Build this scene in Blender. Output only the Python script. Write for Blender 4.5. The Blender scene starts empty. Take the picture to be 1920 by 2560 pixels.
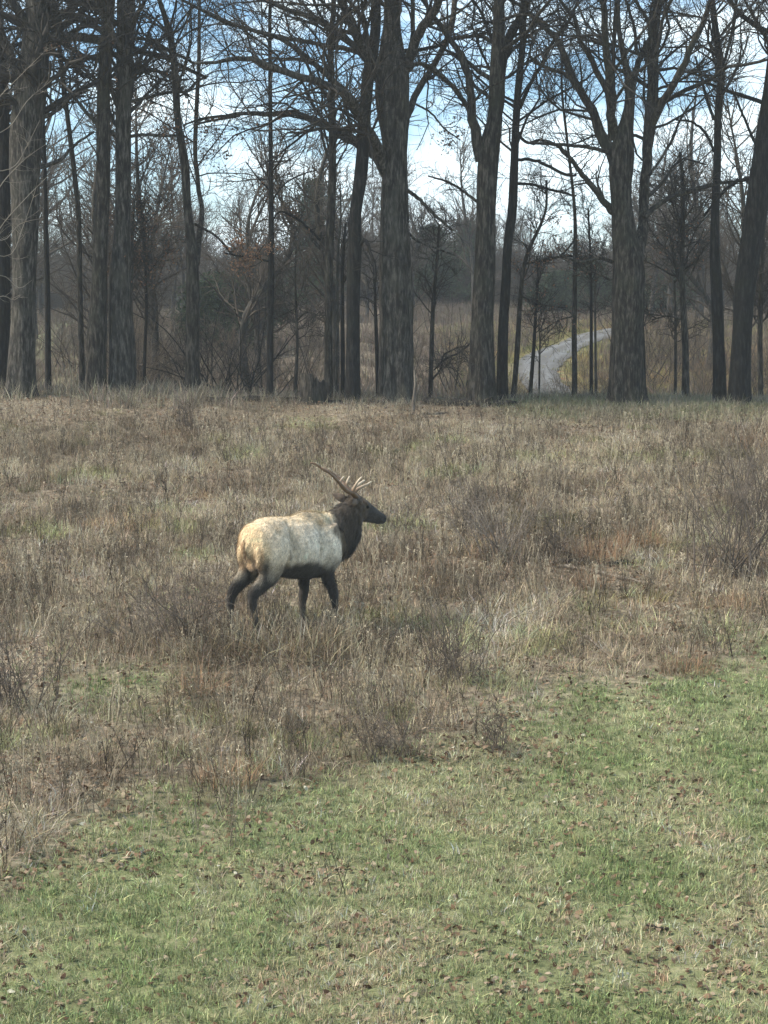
import bpy, math
import numpy as np
R = math.radians
rng = np.random.default_rng(7)
scene = bpy.context.scene
COL = scene.collection

# ------------------------------------------------------------------ camera, sky, sun, exposure
CAMZ = 5.73
F = 4600.0
PITCH = math.atan(380 / F)
cam_d = bpy.data.cameras.new('camera')
cam = bpy.data.objects.new('camera', cam_d)
COL.objects.link(cam)
cam.location = (0, 0, CAMZ)
cam.rotation_euler = (R(90) - PITCH, 0, 0)
cam_d.sensor_fit = 'VERTICAL'
cam_d.sensor_height = 36.0
cam_d.lens = 36.0 * F / 2560
cam_d.clip_start = 0.1
cam_d.clip_end = 3000
scene.camera = cam

SUN_EL, SUN_AZ = 47.0, 262.0     # azimuth clockwise from +Y (view direction): from the left
world = bpy.data.worlds.new('World')
scene.world = world
world.use_nodes = True
nt = world.node_tree
nt.nodes.clear()
N = nt.nodes.new
out = N('ShaderNodeOutputWorld')
bg = N('ShaderNodeBackground')
bg.inputs['Strength'].default_value = 0.11
sky = N('ShaderNodeTexSky')
sky.sky_type = 'NISHITA'
sky.sun_disc = False
sky.sun_elevation = R(SUN_EL)
sky.sun_rotation = R(SUN_AZ)
sky.air_density = 1.0
sky.dust_density = 0.6
sky.ozone_density = 1.4
tc = N('ShaderNodeTexCoord')
mp = N('ShaderNodeMapping')
mp.inputs['Scale'].default_value = (1.0, 1.0, 2.6)
mp.inputs['Location'].default_value = (0.33, 0.1, 0.25)
n1 = N('ShaderNodeTexNoise')
n1.inputs['Scale'].default_value = 9.0
n1.inputs['Detail'].default_value = 7
n1.inputs['Roughness'].default_value = 0.58
n1.inputs['Distortion'].default_value = 0.5
cr = N('ShaderNodeValToRGB')
cr.color_ramp.elements[0].position = 0.43
cr.color_ramp.elements[0].color = (0.06, 0.06, 0.06, 1)
cr.color_ramp.elements[1].position = 0.62
cr.color_ramp.elements[1].color = (1, 1, 1, 1)
mix = N('ShaderNodeMix')
mix.data_type = 'RGBA'
hs = N('ShaderNodeHueSaturation')
hs.inputs['Saturation'].default_value = 1.5
hs.inputs['Value'].default_value = 0.66
mix.inputs[7].default_value = (4.9, 5.7, 6.0, 1)
nt.links.new(tc.outputs['Generated'], mp.inputs['Vector'])
nt.links.new(mp.outputs['Vector'], n1.inputs['Vector'])
nt.links.new(n1.outputs['Fac'], cr.inputs['Fac'])
nt.links.new(cr.outputs['Color'], mix.inputs[0])
nt.links.new(sky.outputs['Color'], hs.inputs['Color'])
nt.links.new(hs.outputs['Color'], mix.inputs[6])
nt.links.new(mix.outputs[2], bg.inputs['Color'])
nt.links.new(bg.outputs['Background'], out.inputs['Surface'])

sun_d = bpy.data.lights.new('sun', 'SUN')
sun_d.energy = 2.6
sun_d.angle = R(20)
sun_d.color = (1.0, 0.90, 0.74)
sun = bpy.data.objects.new('sun', sun_d)
COL.objects.link(sun)
_sx = math.sin(R(SUN_AZ)) * math.cos(R(SUN_EL))
_sy = math.cos(R(SUN_AZ)) * math.cos(R(SUN_EL))
_sz = math.sin(R(SUN_EL))
from mathutils import Vector
sun.rotation_euler = Vector((_sx, _sy, _sz)).to_track_quat('Z', 'Y').to_euler()
sun.location = (-20, -20, 40)

vs = scene.view_settings
vs.view_transform = 'Standard'
vs.look = 'None'
vs.exposure = 1.52
vs.gamma = 1.0
vs.use_curve_mapping = False
scene.cycles.max_bounces = 6
scene.cycles.diffuse_bounces = 2
scene.cycles.glossy_bounces = 1
scene.cycles.transmission_bounces = 2
scene.cycles.volume_bounces = 1
scene.cycles.transparent_max_bounces = 4

# ------------------------------------------------------------------ numeric helpers
def hash2(ix, iy, seed):
    h = (ix.astype(np.int64) * 374761393 + iy.astype(np.int64) * 668265263 + seed * 982451653) & 0xFFFFFFFF
    h = ((h ^ (h >> 13)) * 1274126177) & 0xFFFFFFFF
    h = h ^ (h >> 16)
    return (h & 0xFFFFFF) / float(0xFFFFFF)

def vnoise(x, y, seed=0):
    x = np.asarray(x, float); y = np.asarray(y, float)
    ix = np.floor(x); iy = np.floor(y)
    fx = x - ix; fy = y - iy
    fx = fx * fx * (3 - 2 * fx); fy = fy * fy * (3 - 2 * fy)
    a = hash2(ix, iy, seed); b = hash2(ix + 1, iy, seed)
    c = hash2(ix, iy + 1, seed); d = hash2(ix + 1, iy + 1, seed)
    return (a * (1 - fx) + b * fx) * (1 - fy) + (c * (1 - fx) + d * fx) * fy

def fbm(x, y, seed=0, octaves=3):
    s = 0; a = 0.5; t = 0
    for k in range(octaves):
        s = s + a * vnoise(x * 2 ** k, y * 2 ** k, seed + k * 17); t += a; a *= 0.55
    return s / t

_ky = np.array([-80, 2.5, 7, 12, 21.5, 30, 40, 42.6, 45.5, 50, 60, 80, 105, 140, 300, 1500.])
_kz = np.array([4.1, 4.1, .86, 1.404, 2.516, 3.51, 4.68, 4.86, 4.62, 4.78, 5.7, 7.25, 8.5, 9.2, 11.5, 26.])
_fy = np.arange(-80, 1500, 0.25)
_fz = np.interp(_fy, _ky, _kz)
_kk = np.hanning(11); _kk /= _kk.sum()
_fz = np.convolve(np.pad(_fz, 5, mode='edge'), _kk, mode='valid')

def G(x, y):
    x = np.asarray(x, float); y = np.asarray(y, float)
    z = np.interp(y, _fy, _fz)
    w = np.clip((y - 8) / 6, 0, 1)
    z = z + w * (0.16 * (fbm(x / 4.0, y / 4.0, 3) - 0.5) + 0.05 * (fbm(x / 0.9, y / 0.9, 5) - 0.5))
    z = z + 0.12 * np.exp(-((x + 6.5) / 3.0) ** 2 - ((y - 40) / 4.5) ** 2)
    far = np.clip((y - 50) / 40, 0, 1)
    z = z + far * 0.9 * (fbm(x / 25.0, y / 25.0, 9) - 0.5)
    return z

def W(px, py, Y):
    """a point of the photograph at the depth Y"""
    u = (px - 960) / F; v = (1280 - py) / F
    dy = math.cos(PITCH) + v * math.sin(PITCH)
    dz = -math.sin(PITCH) + v * math.cos(PITCH)
    return np.array([u * Y / dy, Y, CAMZ + dz * Y / dy])

def ground_at(px, py, y0=9.0, y1=160.0):
    ys = np.arange(y0, y1, 0.05)
    u = (px - 960) / F; v = (1280 - py) / F
    dy = math.cos(PITCH) + v * math.sin(PITCH)
    dz = -math.sin(PITCH) + v * math.cos(PITCH)
    z = CAMZ + dz / dy * ys
    g = G(u / dy * ys, ys)
    hit = np.nonzero(g >= z)[0]
    Y = ys[hit[0]] if len(hit) else y1
    return np.array([u / dy * Y, Y, float(G(u / dy * Y, Y))])

def nrm(v):
    return v / np.maximum(np.linalg.norm(v, axis=-1, keepdims=True), 1e-9)

def resample(P, n):
    """smooth curve through the rows of P (any number of columns) at n points"""
    P = np.asarray(P, float)
    if len(P) == 2:
        t = np.linspace(0, 1, n)[:, None]
        return P[0] * (1 - t) + P[1] * t
    d = np.concatenate([[0], np.cumsum(np.linalg.norm(np.diff(P[:, :3], axis=0), axis=1))])
    s = np.linspace(0, d[-1], n)
    m = np.gradient(P, d, axis=0)
    k = np.clip(np.searchsorted(d, s, side='right') - 1, 0, len(d) - 2)
    h = (d[k + 1] - d[k])[:, None]; t = ((s - d[k])[:, None]) / h
    return ((2 * t ** 3 - 3 * t ** 2 + 1) * P[k] + (t ** 3 - 2 * t ** 2 + t) * h * m[k]
            + (-2 * t ** 3 + 3 * t ** 2) * P[k + 1] + (t ** 3 - t ** 2) * h * m[k + 1])

class MB:
    """collects vertices and faces, links them as one mesh object"""
    def __init__(s):
        s.v = []; s.q = []; s.t = []; s.n = 0; s.c = []
    def add(s, v, q=None, t=None, c=None):
        v = np.asarray(v, float).reshape(-1, 3)
        if q is not None and len(q): s.q.append(np.asarray(q).reshape(-1, 4) + s.n)
        if t is not None and len(t): s.t.append(np.asarray(t).reshape(-1, 3) + s.n)
        s.v.append(v); s.n += len(v)
        if c is not None:
            s.c.append(np.broadcast_to(np.asarray(c, float), (len(v), 3)))
    def tubes(s, P, Rr, sides=3, c=None, cap=False):
        """P (K,n,3), Rr (K,n)"""
        K, n, _ = P.shape
        if K == 0: return
        T = np.empty_like(P)
        T[:, 1:-1] = P[:, 2:] - P[:, :-2]; T[:, 0] = P[:, 1] - P[:, 0]; T[:, -1] = P[:, -1] - P[:, -2]
        T = nrm(T)
        mean = np.abs(nrm(P[:, -1] - P[:, 0]))
        ref = np.zeros((K, 3)); ref[np.arange(K), np.argmin(mean, axis=1)] = 1
        A = nrm(np.cross(T, ref[:, None, :])); B = np.cross(T, A)
        th = np.arange(sides) * 2 * math.pi / sides
        V = P[:, :, None, :] + Rr[:, :, None, None] * (np.cos(th)[None, None, :, None] * A[:, :, None, :] + np.sin(th)[None, None, :, None] * B[:, :, None, :])
        base = (np.arange(K) * n * sides)[:, None, None] + (np.arange(n - 1) * sides)[None, :, None]
        j = np.arange(sides); j2 = (j + 1) % sides
        q = np.stack([base + j, base + j2, base + j2 + sides, base + j + sides], axis=-1).reshape(-1, 4)
        if c is not None:
            c = np.broadcast_to(np.asarray(c, float), (K, 3))
            c = np.repeat(c, n * sides, axis=0)
        t = None
        if cap and sides > 3:
            ends = []
            for k in range(K):
                for b, o in ((k * n * sides, 1), (k * n * sides + (n - 1) * sides, -1)):
                    for i in range(1, sides - 1):
                        ends.append((b, b + i, b + i + 1) if o < 0 else (b, b + i + 1, b + i))
            t = ends
        s.add(V, q, t, c)
    def build(s, name, m, parent=None, smooth=True):
        me = bpy.data.meshes.new(name)
        V = np.concatenate(s.v) if s.v else np.zeros((0, 3))
        q = np.concatenate(s.q) if s.q else np.zeros((0, 4), int)
        t = np.concatenate(s.t) if s.t else np.zeros((0, 3), int)
        me.vertices.add(len(V)); me.vertices.foreach_set('co', V.astype(np.float32).ravel())
        nl = len(q) * 4 + len(t) * 3
        me.loops.add(nl)
        me.loops.foreach_set('vertex_index', np.concatenate([q.ravel(), t.ravel()]).astype(np.int32))
        me.polygons.add(len(q) + len(t))
        me.polygons.foreach_set('loop_start', np.concatenate([np.arange(len(q)) * 4, len(q) * 4 + np.arange(len(t)) * 3]).astype(np.int32))
        me.update(calc_edges=True)
        me.polygons.foreach_set('use_smooth', np.full(len(q) + len(t), smooth))
        if s.c and sum(map(len, s.c)) == len(V):
            a = me.color_attributes.new('tint', 'FLOAT_COLOR', 'POINT')
            cc = np.ones((len(V), 4), np.float32); cc[:, :3] = np.concatenate(s.c)
            a.data.foreach_set('color', cc.ravel())
        if m is not None: me.materials.append(m)
        o = bpy.data.objects.new(name, me)
        if parent != 'loose':
            COL.objects.link(o)
            if parent is not None:
                o.parent = parent
                o.matrix_parent_inverse = parent.matrix_world.inverted()
        return o

def thing(name, label, cat, loc, group=None):
    o = bpy.data.objects.new(name, None)
    COL.objects.link(o)
    o.location = loc
    o.matrix_world = __import__('mathutils').Matrix.Translation(loc)
    o.empty_display_size = 0.3
    o['label'] = label; o['category'] = cat
    if group: o['group'] = group
    return o

def part(mb, name, m, root, kind=None, smooth=True):
    """vertices are given in world space: move them into the thing's own space"""
    loc = np.array(root.location)
    mb.v = [v - loc for v in mb.v]
    o = mb.build(name, m, 'loose', smooth)
    COL.objects.link(o); o.parent = root
    if kind: o['kind'] = kind
    return o

def dup(root, loc, rotz=0, scale=1, label=None):
    r = root.copy(); COL.objects.link(r)
    r.location = loc; r.rotation_euler = (0, 0, rotz); r.scale = (scale,) * 3
    if label: r['label'] = label
    for ch in root.children:
        c = ch.copy(); COL.objects.link(c); c.parent = r
    return r

# ------------------------------------------------------------------ materials
def new_mat(name):
    m = bpy.data.materials.new(name); m.use_nodes = True
    return m, m.node_tree, m.node_tree.nodes['Principled BSDF']

def noise(nt, scale, detail=4, vec=None, rough=0.55):
    n = nt.nodes.new('ShaderNodeTexNoise')
    n.inputs['Scale'].default_value = scale; n.inputs['Detail'].default_value = detail
    n.inputs['Roughness'].default_value = rough
    if vec is not None: nt.links.new(vec, n.inputs['Vector'])
    return n

def ramp(nt, fac, stops):
    r = nt.nodes.new('ShaderNodeValToRGB')
    e = r.color_ramp.elements
    e[0].position, e[0].color = stops[0][0], (*stops[0][1], 1)
    e[1].position, e[1].color = stops[-1][0], (*stops[-1][1], 1)
    for p, c in stops[1:-1]:
        x = e.new(p); x.color = (*c, 1)
    nt.links.new(fac, r.inputs['Fac'])
    return r

def mixc(nt, a, b, fac=None, mode='MIX', f=0.5):
    m = nt.nodes.new('ShaderNodeMix'); m.data_type = 'RGBA'; m.blend_type = mode
    m.inputs[0].default_value = f
    if fac is not None: nt.links.new(fac, m.inputs[0])
    for k, v in ((6, a), (7, b)):
        if isinstance(v, tuple): m.inputs[k].default_value = (*v, 1)
        else: nt.links.new(v, m.inputs[k])
    return m.outputs[2]

def bark_mat(name, dark, light, moss=(0.05, 0.06, 0.03), bump=1.0, zs=0.2):
    m, t, b = new_mat(name)
    tcn = t.nodes.new('ShaderNodeTexCoord')
    mpn = t.nodes.new('ShaderNodeMapping'); mpn.inputs['Scale'].default_value = (1, 1, zs)
    t.links.new(tcn.outputs['Object'], mpn.inputs['Vector'])
    a = noise(t, 17, 6, mpn.outputs['Vector'], 0.68)
    c = ramp(t, a.outputs['Fac'], [(0.40, dark), (0.52, tuple((x * .7 + y * .3) for x, y in zip(dark, light))), (0.64, light)])
    g = noise(t, 1.3, 3, tcn.outputs['Object'])
    gr = ramp(t, g.outputs['Fac'], [(0.5, (0, 0, 0)), (0.68, (.55, .55, .55))])
    col = mixc(t, c.outputs['Color'], moss, gr.outputs['Color'])
    t.links.new(col, b.inputs['Base Color'])
    bp = t.nodes.new('ShaderNodeBump'); bp.inputs['Strength'].default_value = bump; bp.inputs['Distance'].default_value = 0.03
    t.links.new(a.outputs['Fac'], bp.inputs['Height']); t.links.new(bp.outputs['Normal'], b.inputs['Normal'])
    b.inputs['Roughness'].default_value = 0.95; b.inputs['Specular IOR Level'].default_value = 0.15
    return m

def plain_mat(name, a, b_, scale=6, rough=0.95, bump=0.0, tint=False):
    m, t, b = new_mat(name)
    tcn = t.nodes.new('ShaderNodeTexCoord')
    n = noise(t, scale, 4, tcn.outputs['Object'])
    c = ramp(t, n.outputs['Fac'], [(0.35, a), (0.65, b_)]).outputs['Color']
    if tint:
        at = t.nodes.new('ShaderNodeAttribute'); at.attribute_name = 'tint'
        c = mixc(t, c, at.outputs['Color'], mode='MULTIPLY', f=1.0)
    t.links.new(c, b.inputs['Base Color'])
    b.inputs['Roughness'].default_value = rough; b.inputs['Specular IOR Level'].default_value = 0.15
    if bump:
        bp = t.nodes.new('ShaderNodeBump'); bp.inputs['Strength'].default_value = bump; bp.inputs['Distance'].default_value = 0.02
        t.links.new(n.outputs['Fac'], bp.inputs['Height']); t.links.new(bp.outputs['Normal'], b.inputs['Normal'])
    return m

BARK = bark_mat('oak_bark', (0.012, 0.0108, 0.009), (0.095, 0.083, 0.068), moss=(.04, .042, .028))
BARK_PALE = bark_mat('pale_bark', (0.03, 0.03, 0.026), (0.12, 0.11, 0.095), moss=(0.06, 0.066, 0.045))
BARK_GREY = bark_mat('grey_bark', (0.016, 0.015, 0.013), (0.125, 0.113, 0.096), moss=(0.075, 0.072, 0.056))
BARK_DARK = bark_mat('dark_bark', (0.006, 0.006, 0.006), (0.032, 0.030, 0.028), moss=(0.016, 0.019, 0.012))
TWIG = plain_mat('twig_bark', (0.022, 0.02, 0.018), (0.05, 0.045, 0.039), 3)
TWIG_PALE = plain_mat('pale_twig_bark', (0.14, 0.12, 0.10), (0.25, 0.22, 0.18), 3)
TWIG_FAR = plain_mat('far_twig_bark', (0.05, 0.044, 0.037), (0.095, 0.080, 0.066), 0.5)
TWIG_BROWN = plain_mat('brown_twig_bark', (0.09, 0.074, 0.058), (0.16, 0.13, 0.10), 0.5)
DEADWOOD = bark_mat('dead_wood', (0.012, 0.011, 0.010), (0.05, 0.044, 0.038), moss=(0.03, 0.035, 0.02))
GREYWOOD = bark_mat('weathered_wood', (0.10, 0.085, 0.07), (0.30, 0.26, 0.21), moss=(0.2, 0.17, 0.13))
OLDWOOD = bark_mat('hollow_stump_wood', (0.03, 0.026, 0.022), (0.13, 0.11, 0.09), moss=(0.06, 0.05, 0.04))

def leaf_mat(name, a, b_):
    m, t, b = new_mat(name)
    at = t.nodes.new('ShaderNodeAttribute'); at.attribute_name = 'tint'
    tcn = t.nodes.new('ShaderNodeTexCoord')
    n = noise(t, 2.0, 2, tcn.outputs['Object'])
    c = ramp(t, n.outputs['Fac'], [(0.35, a), (0.65, b_)]).outputs['Color']
    c = mixc(t, c, at.outputs['Color'], mode='MULTIPLY', f=1.0)
    t.links.new(c, b.inputs['Base Color'])
    b.inputs['Roughness'].default_value = 0.8; b.inputs['Specular IOR Level'].default_value = 0.2
    tr = t.nodes.new('ShaderNodeBsdfTranslucent'); t.links.new(c, tr.inputs['Color'])
    ms = t.nodes.new('ShaderNodeMixShader'); ms.inputs[0].default_value = 0.25
    o = t.nodes['Material Output']
    t.links.new(b.outputs[0], ms.inputs[1]); t.links.new(tr.outputs[0], ms.inputs[2]); t.links.new(ms.outputs[0], o.inputs['Surface'])
    return m
RUST = leaf_mat('rusty_oak_leaf', (0.16, 0.088, 0.058), (0.24, 0.15, 0.10))
NEEDLE = leaf_mat('pine_needle', (0.03, 0.045, 0.03), (0.06, 0.08, 0.05))

def blade_mat(name, spec=0.15, transl=0.2):
    """colour of each clump comes from the clump, the grain of each blade from the blade"""
    m, t, b = new_mat(name)
    ia = t.nodes.new('ShaderNodeAttribute'); ia.attribute_type = 'INSTANCER'; ia.attribute_name = 'clump'
    at = t.nodes.new('ShaderNodeAttribute'); at.attribute_name = 'tint'
    c = mixc(t, ia.outputs['Color'], at.outputs['Color'], mode='MULTIPLY', f=1.0)
    t.links.new(c, b.inputs['Base Color'])
    b.inputs['Roughness'].default_value = 0.75; b.inputs['Specular IOR Level'].default_value = spec
    tr = t.nodes.new('ShaderNodeBsdfTranslucent'); t.links.new(c, tr.inputs['Color'])
    ms = t.nodes.new('ShaderNodeMixShader'); ms.inputs[0].default_value = transl
    o = t.nodes['Material Output']
    t.links.new(b.outputs[0], ms.inputs[1]); t.links.new(tr.outputs[0], ms.inputs[2]); t.links.new(ms.outputs[0], o.inputs['Surface'])
    return m
BLADE = blade_mat('grass_blade')

# ------------------------------------------------------------------ zones of the meadow, in world metres
_edge = [ground_at(*p) for p in [(-300, 2330), (0, 2230), (250, 2080), (520, 2030), (800, 1950), (1050, 1905), (1250, 1860), (1420, 1790), (1700, 1700), (1920, 1610), (2200, 1500)]]
_ex = np.array([p[0] for p in _edge]); _ey = np.array([p[1] for p in _edge])
def lawn_mask(x, y):
    """1 on the mown green turf near the camera, 0 in the dead meadow"""
    yb = np.interp(x, _ex, _ey) + 1.5 * (fbm(x / 1.3, y / 1.3, 21) - 0.5)
    m = np.clip((yb - y + 1.1 * (vnoise(x / .45, y / .6, 22) - .5)) / 2.0 + 0.5, 0, 1)
    c = ground_at(300, 1730)
    m = np.maximum(m, 0.6 * np.exp(-((x - c[0]) / 0.7) ** 2 - ((y - c[1]) / 0.9) ** 2))
    top = np.clip((y - 37.5) / 3, 0, 1) * np.clip((x - 2.0) / 2.0, 0, 1) * np.clip((50 - y) / 5, 0, 1)
    return np.maximum(m, 0.35 * top)

# ------------------------------------------------------------------ the ground, one sheet out to the horizon
def ground_sheet():
    xs = np.unique(np.concatenate([np.linspace(-900, -60, 22), np.linspace(-60, -14, 50), np.arange(-14, 14.01, 0.16), np.linspace(14, 60, 50), np.linspace(60, 900, 22)]).round(4))
    ys = np.unique(np.concatenate([np.linspace(-80, 0, 14), np.arange(0, 50, 0.16), np.linspace(50, 130, 140), np.linspace(130, 1500, 60)]).round(4))
    X, Y = np.meshgrid(xs, ys)
    Z = G(X, Y)
    nx, ny = len(xs), len(ys)
    i = np.arange(nx - 1)[None, :] + (np.arange(ny - 1) * nx)[:, None]
    q = np.stack([i, i + 1, i + 1 + nx, i + nx], -1).reshape(-1, 4)
    mb = MB(); L = lawn_mask(X, Y)
    far = np.clip((Y - 46) / 10, 0, 1) * (Y < 400)
    grn = far * np.clip((-X - 6) / 8, 0, 1) * 0.8
    near_road = far * np.clip((X - 3.0) / 2, 0, 1) * np.clip((14 - X) / 4, 0, 1)
    c = np.stack([L, np.maximum(grn, 0.0), near_road], -1).reshape(-1, 3)
    mb.add(np.stack([X, Y, Z], -1), q, None, c)
    m, t, b = new_mat('meadow_soil')
    tcn = t.nodes.new('ShaderNodeTexCoord')
    at = t.nodes.new('ShaderNodeAttribute'); at.attribute_name = 'tint'
    sp = t.nodes.new('ShaderNodeSeparateColor'); t.links.new(at.outputs['Color'], sp.inputs[0])
    a = noise(t, 9, 6, tcn.outputs['Object'], 0.65)
    d = noise(t, 0.45, 4, tcn.outputs['Object'])
    base = ramp(t, a.outputs['Fac'], [(0.3, (0.06, 0.05, 0.038)), (0.5, (0.17, 0.145, 0.112)), (0.7, (0.32, 0.275, 0.215))]).outputs['Color']
    pat = ramp(t, d.outputs['Fac'], [(0.35, (0.75, 0.7, 0.66)), (0.65, (1.15, 1.12, 1.05))]).outputs['Color']
    base = mixc(t, base, pat, mode='MULTIPLY', f=1.0)
    turf = ramp(t, a.outputs['Fac'], [(0.3, (0.07, 0.072, 0.04)), (0.5, (0.15, 0.165, 0.08)), (0.72, (0.27, 0.25, 0.15))]).outputs['Color']
    fld = ramp(t, d.outputs['Fac'], [(0.3, (0.10, 0.125, 0.06)), (0.7, (0.19, 0.21, 0.11))]).outputs['Color']
    d2 = noise(t, 1.1, 6, tcn.outputs['Object'], .7)
    vrg = ramp(t, d2.outputs['Fac'], [(0.36, (0.075, 0.085, 0.04)), (0.47, (0.15, 0.145, 0.065)), (0.56, (0.20, 0.16, 0.085)), (0.64, (0.19, 0.10, 0.055))]).outputs['Color']
    c1 = mixc(t, base, turf, sp.outputs[0])
    c1 = mixc(t, c1, fld, sp.outputs[1])
    c1 = mixc(t, c1, vrg, sp.outputs[2])
    t.links.new(c1, b.inputs['Base Color'])
    b.inputs['Roughness'].default_value = 1.0; b.inputs['Specular IOR Level'].default_value = 0.1
    bp = t.nodes.new('ShaderNodeBump'); bp.inputs['Strength'].default_value = 0.8; bp.inputs['Distance'].default_value = 0.05
    t.links.new(a.outputs['Fac'], bp.inputs['Height']); t.links.new(bp.outputs['Normal'], b.inputs['Normal'])
    o = mb.build('ground', m)
    o['kind'] = 'structure'
ground_sheet()

def road():
    jg = lambda P: P + np.column_stack([.14 * (vnoise(np.arange(len(P)) * .9, np.arange(len(P)) * 0., 61) - .5), np.zeros(len(P)), np.zeros(len(P))])
    L = [(1362, 1004), (1322, 975), (1295, 934), (1301, 902), (1363, 872), (1433, 844), (1500, 826), (1600, 812)]
    Rr = [(1452, 1004), (1424, 975), (1398, 950), (1396, 925), (1425, 893), (1480, 862), (1535, 842), (1590, 828)]
    pl = resample(np.array([ground_at(*p, y0=46.5)[:2].tolist() + [0] for p in L]), 60); pl = jg(pl) + np.array([-.05, 0, 0])
    pr = resample(np.array([ground_at(*p, y0=46.5)[:2].tolist() + [0] for p in Rr]), 60); pr = jg(pr[::-1])[::-1]
    global ROAD_C, ROAD_W
    ROAD_C = ((pl + pr) / 2)[::4, :2]; ROAD_W = float(np.median(np.linalg.norm(pl - pr, axis=1))) * .46
    ts = np.linspace(0, 1, 14)[None, :, None]
    P = pl[:, None, :] * (1 - ts) + pr[:, None, :] * ts
    P[..., 2] = G(P[..., 0], P[..., 1]) + 0.03 + 0.05 * np.sin(np.pi * ts[..., 0])
    i = np.arange(13)[None, :] + (np.arange(59) * 14)[:, None]
    q = np.stack([i, i + 1, i + 15, i + 14], -1).reshape(-1, 4)
    tr = ts[0, :, 0]
    rut = np.exp(-((tr - 0.27) / 0.1) ** 2) + np.exp(-((tr - 0.73) / 0.1) ** 2)
    c = np.broadcast_to(rut[None, :, None], (60, 14, 3)).reshape(-1, 3)
    mb = MB(); mb.add(P, q, None, c)
    m, t, b = new_mat('gravel')
    tcn = t.nodes.new('ShaderNodeTexCoord')
    at = t.nodes.new('ShaderNodeAttribute'); at.attribute_name = 'tint'
    a = noise(t, 14, 6, tcn.outputs['Object'], 0.7)
    a2 = noise(t, 0.8, 3, tcn.outputs['Object'])
    g = ramp(t, a.outputs['Fac'], [(0.3, (0.045, 0.042, 0.038)), (0.7, (0.10, 0.097, 0.09))]).outputs['Color']
    w = ramp(t, a.outputs['Fac'], [(0.3, (0.10, 0.105, 0.11)), (0.7, (0.22, 0.23, 0.24))]).outputs['Color']
    mm = t.nodes.new('ShaderNodeMath'); mm.operation = 'MULTIPLY'
    t.links.new(at.outputs['Fac'], mm.inputs[0]); t.links.new(a2.outputs['Fac'], mm.inputs[1])
    t.links.new(mixc(t, g, w, mm.outputs[0]), b.inputs['Base Color'])
    b.inputs['Roughness'].default_value = 0.9
    o = mb.build('gravel_road', m); o['kind'] = 'structure'
road()

# ------------------------------------------------------------------ growing trees
def tangents(P):
    T = np.empty_like(P)
    T[:, 1:-1] = P[:, 2:] - P[:, :-2]; T[:, 0] = P[:, 1] - P[:, 0]; T[:, -1] = P[:, -1] - P[:, -2]
    return nrm(T)

def grow(P, Rr, M, n=6, lenf=0.5, lmin=0.2, lmax=9, ang=50, up=0.05, wig=0.22, tmin=0.15, rf=0.5, rmin=0.004, tip=0.35):
    """M branches that leave the curves P (K,k,3)"""
    K, k, _ = P.shape
    L = np.linalg.norm(np.diff(P, axis=1), axis=2).sum(1)
    idx = rng.choice(K, M, p=L / L.sum())
    t = rng.uniform(tmin, 0.99, M) * (k - 1)
    i = np.floor(t).astype(int).clip(0, k - 2); f = (t - i)[:, None]
    pos = P[idx, i] * (1 - f) + P[idx, i + 1] * f
    rad = Rr[idx, i] * (1 - f[:, 0]) + Rr[idx, i + 1] * f[:, 0]
    T = tangents(P)[idx, i]
    v = rng.normal(size=(M, 3)); v -= (v * T).sum(1, keepdims=True) * T; v = nrm(v)
    a = np.radians(rng.normal(ang, 14, M))[:, None]
    d = nrm(T * np.cos(a) + v * np.sin(a))
    ln = (L[idx] * lenf * (1 - 0.55 * t / (k - 1)) * rng.uniform(0.5, 1.25, M)).clip(lmin, lmax)
    Q = np.empty((M, n, 3)); Q[:, 0] = pos
    step = (ln / (n - 1))[:, None]
    w0 = nrm(rng.normal(size=(M, 3))) * wig * 0.6
    for s in range(1, n):
        d = nrm(d + rng.normal(size=(M, 3)) * wig + w0 + np.array([0, 0, up]))
        Q[:, s] = Q[:, s - 1] + d * step
    r0 = np.maximum(rad * rf * rng.uniform(0.6, 1.0, M), rmin)
    r = r0[:, None] * np.linspace(1, tip, n)[None, :]
    return Q, r

def trunk_mesh(mb, C, sides=18, flute=0.05, seed=0, flare=0.0):
    """C rows x,y,z,r; a trunk with ribs and lumps"""
    n = len(C)
    P = C[:, :3]; r = C[:, 3]
    T = tangents(P[None])[0]
    ref = np.array([0, 1.0, 0])
    if abs(nrm(P[-1] - P[0])[1]) > 0.8: ref = np.array([1.0, 0, 0])
    A = nrm(np.cross(T, ref)); B = np.cross(T, A)
    th = np.arange(sides) * 2 * math.pi / sides
    s = np.concatenate([[0], np.cumsum(np.linalg.norm(np.diff(P, axis=0), axis=1))])
    nn = vnoise(th[None, :] * 2.2 + seed * 3.1, s[:, None] * 0.7 + seed, 31) + 0.6 * vnoise(th[None, :] * 5 + seed, s[:, None] * 2.5, 33) - 0.8
    fl = np.cos(th[None, :] * 5 + seed * 1.7 + s[:, None] * 0.15) * (0.5 + 0.8 * np.exp(-s[:, None] / 0.5))
    k = 1 + flute * (nn * 1.6 + fl)
    if flare: k = k * (1 + flare * np.exp(-s[:, None] / 0.35) * (0.6 + 0.5 * np.cos(th[None, :] * 5 + seed * 1.7)))
    V = P[:, None, :] + (r[:, None] * k)[..., None] * (np.cos(th)[None, :, None] * A[:, None, :] + np.sin(th)[None, :, None] * B[:, None, :])
    j = np.arange(sides); j2 = (j + 1) % sides
    base = (np.arange(n - 1) * sides)[:, None]
    q = np.stack([base + j, base + j2, base + j2 + sides, base + j + sides], -1).reshape(-1, 4)
    top = [((n - 1) * sides, (n - 1) * sides + i, (n - 1) * sides + i + 1) for i in range(1, sides - 1)]
    mb.add(V, q, top)

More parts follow.
